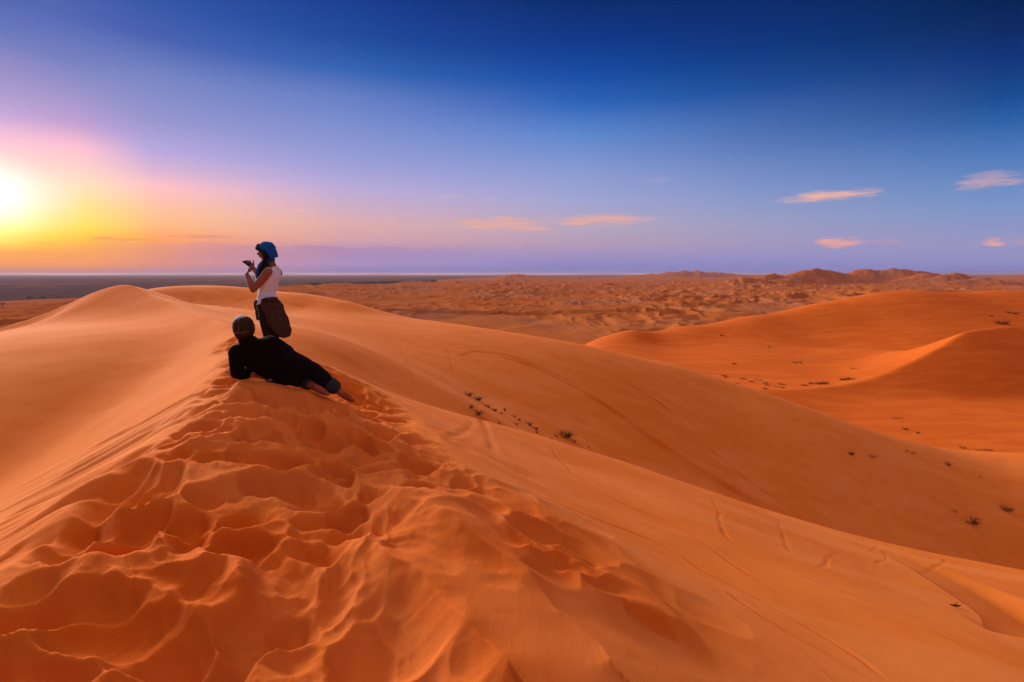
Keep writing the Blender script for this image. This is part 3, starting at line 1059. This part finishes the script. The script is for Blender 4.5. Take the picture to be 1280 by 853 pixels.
# ------------------------------------------------------------------ the standing woman, seen from her left side
def woman():
    D = 6.0

    def q(px, py, dy=0.0):
        # the figure is laid out in its own plane 6 m away: pixels give x and z there, dy is true depth
        x, y, z = P(px, py, D)
        return Vector((x, y + dy, z))
    U = 1 / (640 / D)                                  # metres per photo pixel at her distance
    root = thing('person', 'woman in a blue headscarf and white tank top standing and looking at her phone', 'person', P(350, 479.5, D))

    def add(name, bm, mat, voxel=.006, smooth=3, wr=0.0, ws=9.0, parent=root):
        o = finish(name, bm, mat, None, voxel, smooth, wr, ws)
        o.parent = parent
        if parent is root:
            o.matrix_parent_inverse = Matrix.Translation(root.location).inverted()
        return o
    X = Vector((1, 0, 0))
    Y = Vector((0, 1, 0))
    Zv = Vector((0, 0, 1))
    fwd = Vector((-.965, .10, -.24)).normalized()
    torso = [(334.5, 341.5, 4.3, .085), (338, 341, 6.8, .15), (341.5, 339.6, 8.8, .165), (347.5, 337.4, 10.2, .158), (356, 336, 8.9, .132), (365, 334.2, 8.7, .118), (373, 333.8, 9.8, .138),
             (382, 335.5, 11.8, .165), (391, 337.5, 11.6, .168), (397, 338.5, 9.5, .15)]
    # body: one skin
    bm = bmesh.new()
    loft(bm, [(q(c, py), X * fb * U * .92, Y * lat * .93) for py, c, fb, lat in torso], 22)
    hc = q(333.6, 315.6)
    hq, hf, hs, hu = head(bm, hc, fwd, Zv, .98)
    limb(bm, [(q(336.0, 322), .050), (q(338.5, 329), .047), (q(341, 337), .056)], 14)
    SL, EL, WL = q(343, 341, -.165), q(327.6, 361.5, -.205), q(315.0, 343.5, -.115)
    SR, ER, WR = q(339.5, 341.5, .165), q(322.5, 357, .19), q(313.6, 335.5, .06)
    for S_, E_, W_ in ((SL, EL, WL), (SR, ER, WR)):
        limb(bm, [(vadd(S_, (0.0, 0, .005)), .050), (S_.lerp(E_, .3), .046), (S_.lerp(E_, .7), .039), (E_, .036)], 14)
        limb(bm, [(E_, .036), (E_.lerp(W_, .3), .038), (E_.lerp(W_, .7), .029), (W_, .023)], 14)
    hand(bm, WL, q(311.6, 335.0, -.02) - WL, Vector((.35, .8, .2)), -1, .55, .84, .03)
    hand(bm, WR, q(309.6, 327.5, -.01) - WR, Vector((.5, -.8, .3)), 1, .5, .84, .03)
    HL, KL, AL = q(337.5, 394, -.085), q(343.2, 431, -.10), q(352.8, 470.5, -.10)
    HR, KR, AR = q(337, 394, .085), q(337.5, 433, .10), q(347, 472, .12)
    for H_, K_, A_ in ((HL, KL, AL), (HR, KR, AR)):
        limb(bm, [(H_, .080), (H_.lerp(K_, .4), .070), (H_.lerp(K_, .85), .052), (K_, .050)], 14)
        limb(bm, [(K_, .050), (K_.lerp(A_, .3), .050), (K_.lerp(A_, .75), .035), (A_, .033)], 14)
        limb(bm, [(A_, .036), (A_ + Vector((-.04, 0, -.045)), .036), (A_ + Vector((-.15, .01, -.058)), .026)], 12)
    add('body', bm, M_SKIN, .0055, 3)
    # eyes and dark glasses
    for e in (-1, 1):
        bm = bmesh.new()
        ell(bm, hq(.072, .031 * e, .004), (hf * .012, hs * .014, hu * .010), 2)
        add('eye', bm, M_EYE, None)
    bm = bmesh.new()
    for e in (-1, 1):
        ell(bm, hq(.086, .034 * e, .004), (hf * .006, hs * .028, hu * .021), 2)
        limb(bm, [(hq(.082, .060 * e, .008), .004), (hq(.04, .077 * e, .010), .0035), (hq(-.02, .080 * e, .006), .0035)], 6)
    limb(bm, [(hq(.092, -.012, .006), .004), (hq(.094, 0, .008), .004), (hq(.092, .012, .006), .004)], 6)
    add('sunglasses', bm, M_LENS, None)
    # tank top
    bm = bmesh.new()
    tt = [(336.8, 342.8, 4.8, .085), (338.6, 341.6, 6.4, .105), (341.5, 340, 8.8, .135), (347.5, 337.4, 10.9, .150), (356, 336, 9.5, .142), (365, 334.2, 9.2, .128), (373, 333.9, 10.4, .148), (379, 334.5, 11.8, .160)]
    loft(bm, [(q(c, py), X * fb * U, Y * lat) for py, c, fb, lat in tt], 26)
    for e in (-1, 1):
        limb(bm, [(q(334.5, 343, .075 * e), .020), (q(339.5, 336.2, .088 * e), .017), (q(345.5, 339.5, .08 * e), .020)], 10)
        ell(bm, q(329.5, 349.5, .07 * e), (X * .055, Y * .06, Zv * .055), 2)
    add('tank_top', bm, M_WHITE, .0065, 3, .0035, 11)
    # leggings
    bm = bmesh.new()
    loft(bm, [(q(c, py), X * fb * U * 1.02, Y * lat * 1.02) for py, c, fb, lat in torso[6:]], 22)
    for H_, K_, A_ in ((HL, KL, AL), (HR, KR, AR)):
        limb(bm, [(H_, .088), (H_.lerp(K_, .4), .077), (H_.lerp(K_, .85), .058), (K_, .056)], 14)
        limb(bm, [(K_, .056), (K_.lerp(A_, .3), .056), (K_.lerp(A_, .75), .042), (A_, .040)], 14)
    add('leggings', bm, M_LEG, .008, 3, .004, 9)
    for A_ in (AL, AR):
        bm = bmesh.new()
        limb(bm, [(A_ + Vector((.012, 0, -.03)), .043), (A_ + Vector((-.05, 0, -.050)), .044), (A_ + Vector((-.13, .01, -.060)), .036), (A_ + Vector((-.19, .012, -.066)), .026)], 12)
        add('shoe', bm, M_SHOE, .008, 3)
    # brown jacket tied round the hips, its body hanging behind her
    bm = bmesh.new()
    loft(bm, [(q(334.5, 374.5), X * 10.8 * U, Y * .152), (q(335.8, 379), X * 11.4 * U, Y * .162), (q(338.2, 385), X * 11.2 * U, Y * .166), (q(341.4, 392), X * 10.6 * U, Y * .164)], 26)
    hang = [(382, 340.5, 10.5, .170), (391, 344.0, 10.5, .172), (400, 348.2, 10.4, .168), (408, 351.8, 9.6, .160), (414, 354.6, 8.2, .15), (417.0, 356.5, 5.5, .14)]
    loft(bm, [(q(c, py, -.02), X * fb * U + Zv * fb * U * .22, Y * lat) for py, c, fb, lat in hang], 26)
    jk = add('jacket', bm, M_JACKET, .009, 4, .010, 10)
    bm = bmesh.new()
    limb(bm, [(q(327, 377, -.12), .026), (q(322.5, 380.5, -.03), .034), (q(323.2, 388, -.02), .030), (q(325.3, 397.5, -.03), .034)], 12)
    limb(bm, [(q(323, 379, .06), .026), (q(321.3, 382, .03), .03), (q(322.2, 390, .05), .026)], 12)
    add('jacket_sleeve', bm, M_JACKET, .007, 3, .005, 14)
    bm = bmesh.new()
    limb(bm, [(q(336, 374.5, -.16), .018), (q(343, 373.2, -.14), .020), (q(347.8, 373.6, -.08), .026)], 10)
    add('jacket_collar', bm, M_JACKET, .007, 3, .004, 14)
    # headscarf: a wound blue turban with a dark turn over the brow, a tail in front
    bm = bmesh.new()
    ell(bm, hq(-.016, 0, .040), (hf * .096 + hu * .016, hs * .086, hu * .082 - hf * .012), 3)
    ell(bm, hq(-.050, 0, -.005), (hf * .052, hs * .076, hu * .085), 3)
    for k_ in range(4):
        limb(bm, [(hq(.062 - .02 * k_, .03, .072 + .012 * k_), .014), (hq(.01 - .02 * k_, .078, .048 - .006 * k_), .016), (hq(-.066, .066, .004 - .02 * k_), .016), (hq(-.100, 0, -.008 - .018 * k_), .016),
                  (hq(-.066, -.066, .004 - .02 * k_), .016), (hq(.01 - .02 * k_, -.078, .048 - .006 * k_), .016), (hq(.062 - .02 * k_, -.03, .072 + .012 * k_), .014)], 10)
    limb(bm, [(hq(-.066, -.040, -.04), .032), (hq(-.068, -.045, -.075), .034), (hq(-.062, -.04, -.098), .026)], 12)
    add('headscarf', bm, M_BLUE, .0055, 2, .004, 24)
    bm = bmesh.new()
    limb(bm, [(hq(.045, -.07, .058), .020), (hq(.082, -.030, .070), .027), (hq(.086, .012, .074), .027), (hq(.060, .06, .064), .022)], 10)
    limb(bm, [(hq(.050, -.055, .085), .022), (hq(.066, 0, .095), .026), (hq(.050, .05, .085), .022)], 10)
    limb(bm, [(hq(.040, -.078, .036), .018), (hq(.005, -.085, .010), .022), (hq(-.035, -.080, -.030), .022)], 10)
    add('scarf_band', bm, M_TEAL, .0055, 2, .004, 24)
    bm = bmesh.new()
    limb(bm, [(q(338, 325, -.045), .034), (q(333.5, 329, -.07), .038), (q(330.8, 335, -.08), .042), (q(329.4, 343, -.09), .044), (q(328.8, 350, -.09), .030)], 12)
    limb(bm, [(q(338.5, 325, .02), .036), (q(333, 329, .02), .042), (q(329.5, 332, -.01), .038), (q(328.8, 338, -.03), .034)], 12)
    add('scarf_tail', bm, M_BLUE, .006, 2, .005, 22)
    bm = bmesh.new()
    limb(bm, [(q(335.5, 316, -.080), .026), (q(336.4, 323, -.088), .030), (q(335.8, 331, -.115), .031), (q(333.6, 341, -.135), .031), (q(331.2, 351, -.13), .026), (q(330.2, 357, -.125), .014)], 12)
    add('hair', bm, M_HAIR, .006, 2, .005, 26)
    # the phone she holds up: a thing of its own
    ph = bmesh.new()
    bmesh.ops.create_cube(ph, size=1.0)
    for v in ph.verts:
        v.co = Vector((v.co.x * .074, v.co.y * .142, v.co.z * .009))
    bmesh.ops.bevel(ph, geom=list(ph.edges), offset=.0035, segments=2, affect='EDGES')
    bmesh.ops.create_cube(ph, size=1.0, matrix=Matrix.Translation((.024, .056, -.0052)) @ Matrix.Diagonal((.016, .018, .002, 1)))
    me = bpy.data.meshes.new('smartphone')
    ph.to_mesh(me)
    ph.free()
    o = link('smartphone', me, M_PHONE)
    o.location = q(309.4, 328.6, .0)
    o.rotation_euler = (R(10), R(38), R(8))
    o['label'] = 'black smartphone held up in the standing woman\'s hands'
    o['category'] = 'phone'


woman()


# ------------------------------------------------------------------ the man reclining on his left elbow, his back to us
def man():
    D = 4.6

    def q(px, py, dy=0.0):
        return Vector(P(px, py, D + dy))
    root = thing('person', 'man in a black shirt and cap lying on his side, propped on one elbow', 'person', P(330, 477, 4.7))

    def add(name, bm, mat, voxel=.007, smooth=3, wr=0.0, ws=9.0, parent=root):
        o = finish(name, bm, mat, None, voxel, smooth, wr, ws)
        o.parent = parent
        if parent is root:
            o.matrix_parent_inverse = Matrix.Translation(root.location).inverted()
        return o
    hc = q(305.8, 411.5, .05)
    fwd = Vector((-.10, .98, .10)).normalized()
    up = Vector((-.06, -.10, 1)).normalized()
    LS, LE, LW = q(295.5, 440, .02), q(296.5, 466.5, .0), q(314, 469.5, .10)
    RS, RE, RW = q(338.5, 428.5, .10), q(351, 442, .32), q(372, 455, .44)
    LH, LK, LA = q(352, 467, .20), q(379, 475, .42), q(398, 486.5, .24)
    RH, RK, RA = q(359, 450, .20), q(392, 463.5, .34), q(429, 493.5, .34)
    LF = q(409, 492.5, .26)
    RF = q(440.5, 500.5, .40)
    # torso rings: (left edge, right edge, depth, thickness)
    TR = [((300, 429), (322, 423.5), .05, .070), ((291.5, 440), (345, 421.5), .05, .10), ((303, 454), (350, 424), .10, .118), ((319, 466.5), (356, 429), .15, .118),
          ((337, 474), (364, 434), .18, .122), ((350, 475.5), (368.5, 441), .20, .126), ((361, 476.5), (371.5, 449), .22, .11)]

    def torso(bm, k, lo=0, hi=None):
        rings = []
        for (lx, ly), (rx, ry), dy, th in TR[lo:hi]:
            a, b = q(lx, ly, dy), q(rx, ry, dy + .05)
            c = (a + b) / 2
            ax = (b - a) / 2
            n_ = ax.cross(Vector((0.80, .1, -.60))).normalized()
            rings.append((c, ax * k, n_ * th * k))
        loft(bm, rings, 24)
    bm = bmesh.new()
    torso(bm, .94)
    hq, hf, hs, hu = head(bm, hc, fwd, up, 1.0, 1.03)
    limb(bm, [(hq(-.02, 0, -.05), .058), (q(309, 424, .05), .057), (q(313, 430, .05), .070)], 14)
    for S_, E_, W_ in ((LS, LE, LW), (RS, RE, RW)):
        limb(bm, [(S_, .056), (S_.lerp(E_, .4), .050), (E_, .042)], 14)
        limb(bm, [(E_, .042), (E_.lerp(W_, .35), .042), (W_, .027)], 14)
    hand(bm, LW, q(331, 472.5, .16) - LW, Vector((0, .25, -1)), 1, .16, 1.0)
    hand(bm, RW, q(384, 462, .46) - RW, Vector((.2, -.1, -1)), -1, .3, 1.0)
    for H_, K_, A_, F_ in ((LH, LK, LA, LF), (RH, RK, RA, RF)):
        limb(bm, [(H_, .088), (H_.lerp(K_, .4), .076), (K_, .056)], 14)
        limb(bm, [(K_, .056), (K_.lerp(A_, .3), .056), (K_.lerp(A_, .75), .038), (A_, .034)], 14)
        d = (F_ - A_)
        limb(bm, [(A_ - d * .25, .030), (A_ + d * .2, .036), (A_ + d * .7, .030), (F_, .022)], 12)
        side = d.normalized().cross(Vector((0, 0, 1))).normalized()
        for i_ in range(5):
            t0 = F_ + side * (.018 * (i_ - 2))
            limb(bm, [(t0 - d * .25, .011), (t0 + d.normalized() * (.02 - .003 * abs(i_ - 1)), .008)], 8)
    add('body', bm, M_SKIN_DARK, .006, 3)
    for e in (-1, 1):
        bm = bmesh.new()
        ell(bm, hq(.074, .032 * e, .004), (hf * .012, hs * .014, hu * .010), 2)
        add('eye', bm, M_EYE, None)
    bm = bmesh.new()
    ell(bm, hq(-.030, 0, .000), (hf * .090, hs * .082, hu * .070), 3)
    ell(bm, hq(-.050, 0, -.045), (hf * .056, hs * .066, hu * .045), 3)
    add('hair', bm, M_HAIR, .007, 2, .003, 40)
    # cap: brown back, pale front panel over the top, brim pointing away
    bm = bmesh.new()
    loft(bm, [(hq(-.014, 0, -.005), hf * .108, hs * .089), (hq(-.014, 0, .035), hf * .107, hs * .088), (hq(-.012, 0, .072), hf * .097, hs * .080), (hq(-.008, 0, .096), hf * .074, hs * .064), (hq(-.004, 0, .110), hf * .044, hs * .040), (hq(-.004, 0, .116), hf * .01, hs * .01)], 28)
    cap = add('cap', bm, M_CAP, .006, 2)
    bm = bmesh.new()
    ell(bm, hq(.012, -.016, .053), (hf * .088 + hu * .012, hs * .072, hu * .078 - hf * .010), 3)
    fp = add('front_panel', bm, M_CAPW, .006, 2)
    bm = bmesh.new()
    loft(bm, [(hq(.085, 0, .012), hs * .074, hu * .004), (hq(.125, 0, .010), hs * .070, hu * .004), (hq(.165, 0, .000), hs * .045, hu * .004)], 20)
    br = add('brim', bm, M_CAP, .006, 2)
    bm = bmesh.new()
    sp = []
    for t in np.linspace(0.0, 1.32, 9):
        sp.append((hq(-.014 - .110 * math.cos(t), 0, .004 + .112 * math.sin(t)), .0042))
    limb(bm, sp, 8)
    sm = add('seam', bm, M_SEAM, None)
    bm = bmesh.new()
    limb(bm, [(hq(-.085, -.062, -.008), .007), (hq(-.124, -.02, -.010), .007), (hq(-.124, .02, -.010), .007), (hq(-.085, .062, -.008), .007)], 8)
    ad = add('strap', bm, M_SEAM, None)
    for o in (fp, br, sm, ad):
        o.parent = cap
        o.matrix_parent_inverse = Matrix.Identity(4)
        o.matrix_parent_inverse = (Matrix.Translation(root.location) @ cap.matrix_parent_inverse).inverted()
    # shirt
    bm = bmesh.new()
    torso(bm, 1.03, 0, 6)
    for S_, E_, W_ in ((LS, LE, LW), (RS, RE, RW)):
        limb(bm, [(S_, .070), (S_.lerp(E_, .4), .066), (E_, .058)], 14)
        limb(bm, [(E_, .056), (E_.lerp(W_, .35), .056), (E_.lerp(W_, .62), .047)], 14)
    limb(bm, [(q(307, 424, .04), .064), (q(311, 428, .05), .082)], 14)
    ell(bm, (LS + q(300, 440, .05)) / 2, (Vector((.075, 0, .02)), Vector((0, .07, 0)), Vector((0, 0, .075))), 2)
    ell(bm, q(353, 439, .20), (Vector((.11, 0, -.07)), Vector((0, .09, 0)), Vector((.03, 0, .055))), 2)
    add('shirt', bm, M_BLACK, .009, 4, .008, 8)
    # trousers rolled to the calf
    bm = bmesh.new()
    torso(bm, 1.0, 4)
    for H_, K_, A_, t in ((LH, LK, LA, .25), (RH, RK, RA, .62)):
        limb(bm, [(H_, .105), (H_.lerp(K_, .4), .096), (K_, .080)], 14)
        limb(bm, [(K_, .080), (K_.lerp(A_, t * .5), .076), (K_.lerp(A_, t), .066)], 14)
    add('trousers', bm, M_TROUSER, .009, 4, .009, 9)
    for K_, A_, t in ((LK, LA, .27), (RK, RA, .62)):
        bm = bmesh.new()
        d = (A_ - K_).normalized()
        c = K_.lerp(A_, t)
        limb(bm, [(c - d * .035, .073), (c - d * .01, .077), (c + d * .018, .073)], 16)
        add('trouser_cuff', bm, M_CUFF, .007, 2, .005, 20)


man()


# ------------------------------------------------------------------ desert plants
def leaf_material(name, c1, c2):
    m = bpy.data.materials.new(name)
    m.use_nodes = True
    T = NT(m.node_tree)
    oi = T.n('ShaderNodeObjectInfo')
    geo = T.n('ShaderNodeNewGeometry')
    n1 = T.noise(geo.outputs['Position'], 9, 2, .5)
    b = T.n('ShaderNodeBsdfPrincipled')
    T.l(T.mix(n1, c1, c2), b.inputs['Base Color'])
    b.inputs['Roughness'].default_value = .9
    b.inputs['Specular IOR Level'].default_value = .1
    out = T.n('ShaderNodeOutputMaterial')
    T.l(b.outputs[0], out.inputs[0])
    return m


M_DRY = leaf_material('dark dry brush', (.115, .060, .030), (.07, .040, .022))
M_GREEN = leaf_material('olive dry grass', (.13, .085, .032), (.085, .055, .022))
M_TREE = leaf_material('dusty leaves', (.05, .05, .025), (.03, .03, .018))


def blades(bm, w, h, n, lean, rnd, c=(0, 0, 0), thick=.006):
    """tuft of bent tapering stems with side twigs"""
    for _ in range(n):
        a = rnd.uniform(0, 2 * math.pi)
        r = w * .30 * math.sqrt(rnd.random())
        x0, y0 = c[0] + r * math.cos(a), c[1] + r * math.sin(a)
        out = rnd.uniform(.2, 1.0) * w * .5 * lean
        hh = h * rnd.uniform(.45, 1.0)
        aa = a + rnd.uniform(-.6, .6)
        t = thick * rnd.uniform(.6, 1.4)
        pts = []
        for k in range(4):
            f = k / 3
            pts.append(Vector((x0 + out * f ** 1.6 * math.cos(aa), y0 + out * f ** 1.6 * math.sin(aa), c[2] - .02 + hh * (f - .18 * lean * f * f))))
        sidev = Vector((-math.sin(aa), math.cos(aa), 0))
        dv = Vector((math.cos(aa), math.sin(aa), 0))
        prev = None
        for k, p in enumerate(pts):
            tt = t * (1 - .8 * k / 3)
            ring = [bm.verts.new(p + sidev * tt), bm.verts.new(p - sidev * tt * .5 + dv * tt * .8), bm.verts.new(p - sidev * tt * .5 - dv * tt * .8)]
            if prev:
                for i in range(3):
                    bm.faces.new((prev[i], prev[(i + 1) % 3], ring[(i + 1) % 3], ring[i]))
            prev = ring
        bm.faces.new(prev)


def plant(px, py, wpx, hpx, label, name='grass_tuft', mat=None, n=90, lean=1.0, group=None, cat='grass tuft', dmin=4, thick=None, seed=0):
    x, y, z = hit(px, py, dmin=dmin)
    d = math.hypot(x, y) / 640 * (y / math.hypot(x, y))
    w = wpx * d * 1.0
    h = hpx * d
    rnd = random.Random(int(px * 31 + py * 7 + seed))
    bm = bmesh.new()
    th = thick or max(.006, .22 * d)
    k = max(1, int(w / (h * 1.5)))
    for i in range(k):
        cx = (i + .5) / k * w - w / 2 if k > 1 else 0
        cz = float(base_height(np.array([x + cx]), np.array([y]))[0][0]) - z
        blades(bm, w / k * 1.3, h * rnd.uniform(.7, 1.0), n // k, lean, rnd, (cx, rnd.uniform(-.2, .2) * w / k, cz), th)
    me = bpy.data.meshes.new(name)
    bm.to_mesh(me)
    bm.free()
    o = link(name, me, mat or M_DRY)
    o.location = (x, y, z)
    o['label'] = label
    o['category'] = cat
    if group:
        o['group'] = group
    return o


GV = 'dry plants at the foot of the middle dune'
SHRUB = dict(name='desert_shrub', cat='shrub', group=GV)
plant(590, 497, 24, 8, 'widest dark mat of dry brush at the upper left end of the plant row', n=220, lean=1.3, **SHRUB)
plant(586, 509, 12, 5, 'low dark brush just above the other flat clump at the row\'s lower left', n=90, lean=1.3, **SHRUB)
plant(594, 516, 17, 6, 'flat dark brush clump lowest at the row\'s left, close to the near crest', n=160, lean=1.3, **SHRUB)
plant(609, 509, 9, 7, 'spiky tuft right of the wide dark brush mat', n=50, group=GV)
plant(618, 514, 6, 6, 'small dark round tuft between the spiky tuft and the upright one', n=60, lean=.8, group=GV)
plant(625, 517, 8, 4, 'small flat tuft just below the upright stalk', n=50, group=GV)
plant(631, 514, 3.4, 8, 'thin upright stalk standing alone in the plant row', n=26, lean=.3, group=GV)
plant(641, 521, 9, 5, 'brown low tuft in the middle of the row, right of the upright stalk', n=50, mat=M_GREEN, group=GV)
plant(647.5, 525, 7, 4.5, 'dark tuft just right and below the brown middle tuft', n=55, group=GV)
plant(623, 529.5, 6, 4, 'lone faint tuft on the near crest below the row', n=30, mat=M_GREEN, group=GV)
plant(644, 531, 7, 6, 'sparse pale dry tuft below the middle of the row', n=22, mat=M_GREEN, group=GV)
plant(660.6, 531, 9, 6, 'dark pointed tuft right of the row\'s middle', n=70, group=GV)
plant(669, 536, 7, 5, 'dark tuft upper one of the close pair in the right half', n=60, group=GV)
plant(668, 540, 9, 4, 'flat tuft lower one of the close pair in the right half', n=50, mat=M_GREEN, group=GV)
plant(705, 545, 20, 11, 'large spiky dark shrub at the right end of the plant row', n=220, lean=1.2, **SHRUB)
plant(694, 545, 8, 4, 'small tuft touching the left side of the large spiky shrub', n=40, group=GV)
plant(717, 553, 7, 4, 'small tuft below the large spiky shrub', n=36, group=GV)
plant(735, 559, 4, 3, 'last tiny tuft of the row at its far right', n=20, group=GV)
plant(688, 547.5, 5, 2.5, 'tiny flat tuft on the near crest left of the large spiky shrub', n=20, group=GV)

GB = 'dry plants on the right of the middle dune'
plant(1063.7, 568, 7, 6, 'small dark tuft leftmost on the right shoulder of the middle dune', n=60, group=GB)
plant(1088, 570, 12, 5, 'thin tuft just right of the small dark leftmost tuft', n=36, mat=M_GREEN, group=GB)
plant(1136, 565, 14, 4, 'wide faint tuft near the middle dune\'s crest line', n=36, mat=M_GREEN, group=GB)
plant(1184, 581.5, 11, 5, 'brown flat tuft under the dip of the crest', n=60, group=GB)
plant(1223.5, 596, 7, 3, 'faint small tuft on the slope above the two grassy bushes', n=18, mat=M_GREEN, group=GB)
plant(1213, 653, 20, 12, 'largest olive grass bush low on the right slope', n=150, mat=M_GREEN, lean=1.0, group=GB)
plant(1257, 637, 15, 9, 'olive grass bush above and right of the largest one', n=110, mat=M_GREEN, group=GB)
plant(1192, 639, 12, 4, 'faint grass patch left of the two olive bushes', n=30, mat=M_GREEN, group=GB)

GH = 'small bushes in the hollow behind the middle dune'
lab = ['small dark bush scattered in the sunlit hollow of the far dune']
for px, py, w, h in [(905.6, 470.5, 8, 3), (907.5, 472.5, 4, 2), (921, 480.5, 5, 3), (930, 474.5, 8, 3), (939, 477.5, 5, 3), (947.5, 475.5, 9, 2), (956, 479, 7, 3.2), (959, 482, 6, 2.2),
                     (956.5, 486.5, 6, 3.4), (977, 481, 8, 3.2), (978, 485, 5, 2.4), (970.6, 484, 4, 2)]:
    plant(px, py, w, h, lab[0], 'desert_shrub', n=44, group=GH, cat='shrub', dmin=45)
plant(1006, 482.5, 7, 3, 'small bush alone between the scattered bushes and the long brush mats', 'desert_shrub', n=40, group=GH, cat='shrub', dmin=45)
plant(917.5, 455, 5, 2.5, 'lone dark bush high on the slope above the hollow', 'desert_shrub', n=40, group=GH, cat='shrub', dmin=45)
plant(1023, 480, 24, 5, 'long brush mat by the sharp crest, the left of two', 'desert_shrub', n=150, group=GH, cat='shrub', dmin=45)
plant(1057, 474.5, 17, 5, 'long brush mat by the sharp crest, the right of two', 'desert_shrub', n=120, group=GH, cat='shrub', dmin=45)
plant(902, 420, 5, 2.5, 'tiny dark bush near the back dune\'s top left', 'desert_shrub', n=30, group=GH, cat='shrub', dmin=45)
plant(962, 434, 6, 2, 'tiny flat bush at the middle of the back dune\'s slope', 'desert_shrub', n=30, group=GH, cat='shrub', dmin=45)
plant(997, 454, 12, 4, 'faint bush on the sunlit floor above the scattered bushes', 'desert_shrub', n=40, group=GH, cat='shrub', dmin=45, mat=M_GREEN)
plant(1067, 461, 7, 3, 'faint bush on the bright slope under the back dune', 'desert_shrub', n=30, group=GH, cat='shrub', dmin=45, mat=M_GREEN)
GD = 'plants on the dark right dune'
plant(1253, 405, 14, 6, 'dark bush on the ridge at the right edge', 'desert_shrub', n=100, group=GD, cat='shrub', dmin=45)
plant(1239, 396, 5, 2.5, 'small bush left of the dark bush at the right edge', 'desert_shrub', n=30, group=GD, cat='shrub', dmin=45)
plant(1265, 392, 16, 4, 'low brush streak above the dark bush at the right edge', 'desert_shrub', n=60, group=GD, cat='shrub', dmin=45)
plant(1120, 523, 16, 3, 'thin brush line on the dark dune\'s lower slope', 'desert_shrub', n=50, group=GD, cat='shrub', dmin=35, mat=M_GREEN)
plant(1132, 537.5, 6, 4, 'left of two dark tufts on the dark dune\'s floor', n=40, group=GD, dmin=35)
plant(1147.5, 542, 4, 4, 'right of two dark tufts on the dark dune\'s floor', n=30, group=GD, dmin=35)
plant(1202, 560, 8, 4, 'tuft at the crest\'s lowest dip, left of the longer grass strip', n=40, group=GD, dmin=20)
plant(1230, 563, 22, 3.5, 'longer grass strip along the crest right of its lowest dip', n=70, group=GD, mat=M_GREEN, dmin=20)

# dark dry branch half buried in the wind scoop
bx, by, bz = hit(1193, 758, dmax=30)
bm = bmesh.new()
limb(bm, [((-.10, .02, .002), .006), ((-.04, .0, .016), .014), ((.04, -.01, .014), .013), ((.10, .01, .004), .005)], 8)
limb(bm, [((.0, .0, .014), .008), ((.05, .04, .012), .006), ((.10, .06, .008), .003)], 6)
o = finish('dead_branch', bm, M_DRY)
o.location = (bx, by, bz)
o['label'] = 'small dark dead branch lying in the wind scoop at lower right'
o['category'] = 'branch'


# ------------------------------------------------------------------ trees far out on the plain
def far_tree(px, py, hpx, label, seed):
    x, y, z = hit(px, py, dmin=200, dmax=3000)
    d = y / 640
    rnd = random.Random(seed)
    root = thing('desert_tree', label, 'tree', (x, y, z - .1), 'lone trees on the far plain')
    h = hpx * d
    bm = bmesh.new()
    limb(bm, [((0, 0, -.3), .16), ((.1, .05, h * .3), .12), ((.05, 0, h * .6), .07)], 8)
    for k in range(4):
        a = k * 1.6 + rnd.random()
        limb(bm, [((.08, .03, h * .3), .08), ((h * .25 * math.cos(a), h * .25 * math.sin(a), h * .55), .05), ((h * .5 * math.cos(a), h * .5 * math.sin(a), h * .75), .02)], 6)
    t = finish('trunk', bm, M_DRY, root)
    bm = bmesh.new()
    for _ in range(420):
        a = rnd.uniform(0, 6.283)
        r = h * .75 * math.sqrt(rnd.random())
        zz = h * (.55 + .42 * rnd.random() * (1 - (r / h) ** 2))
        c = Vector((r * math.cos(a), r * math.sin(a), zz))
        s_ = h * .07 * rnd.uniform(.5, 1.3)
        v = [bm.verts.new(c + Vector((rnd.uniform(-1, 1), rnd.uniform(-1, 1), rnd.uniform(-1, 1))) * s_) for _ in range(3)]
        bm.faces.new(v)
    finish('crown', bm, M_TREE, root)


far_tree(37, 375, 4.5, 'dark bushy tree on the far plain, left of its pair behind the peak\'s left slope', 1)
far_tree(54, 375, 4.0, 'dark bushy tree on the far plain, right of its pair behind the peak\'s left slope', 2)
far_tree(73, 374, 3.0, 'small tree on the far plain nearest to the left slope of the peak', 3)
far_tree(3, 383, 4.5, 'tree on the far plain at the left edge of the view', 4)


def tree_belt():
    """the oasis strip where the dunes end, a far wood that reads as one dark line"""
    rnd = random.Random(3)
    bm = bmesh.new()
    for _ in range(900):
        px = rnd.uniform(375, 545)
        f = (px - 375) / 170
        py = 357.8 - 4.0 * f ** .7 + rnd.uniform(-.5, .5)
        if rnd.random() > .45 + .5 * math.sin(px * .13) * math.sin(px * .041):
            continue
        x, y, _ = P(px, py, 1.0)
        d = 25.0 / abs(P(px, py, 1.0)[2])
        X_, Y_ = x * d, d
        z = float(base_height(np.array([X_]), np.array([Y_]))[0][0])
        for k in range(3):
            r = rnd.uniform(1.2, 3.0)
            M = Matrix.Translation((X_ + rnd.uniform(-3, 3), Y_ + rnd.uniform(-4, 4), z + r * .6)) @ Matrix.Diagonal((r, r, r * rnd.uniform(.6, 1.1), 1))
            bmesh.ops.create_icosphere(bm, subdivisions=1, radius=1.0, matrix=M)
    for v in bm.verts:
        v.co += Vector((rnd.uniform(-.4, .4), rnd.uniform(-.4, .4), rnd.uniform(-.4, .4)))
    o = finish('oasis_trees', bm, M_TREE)
    o['kind'] = 'stuff'


tree_belt()
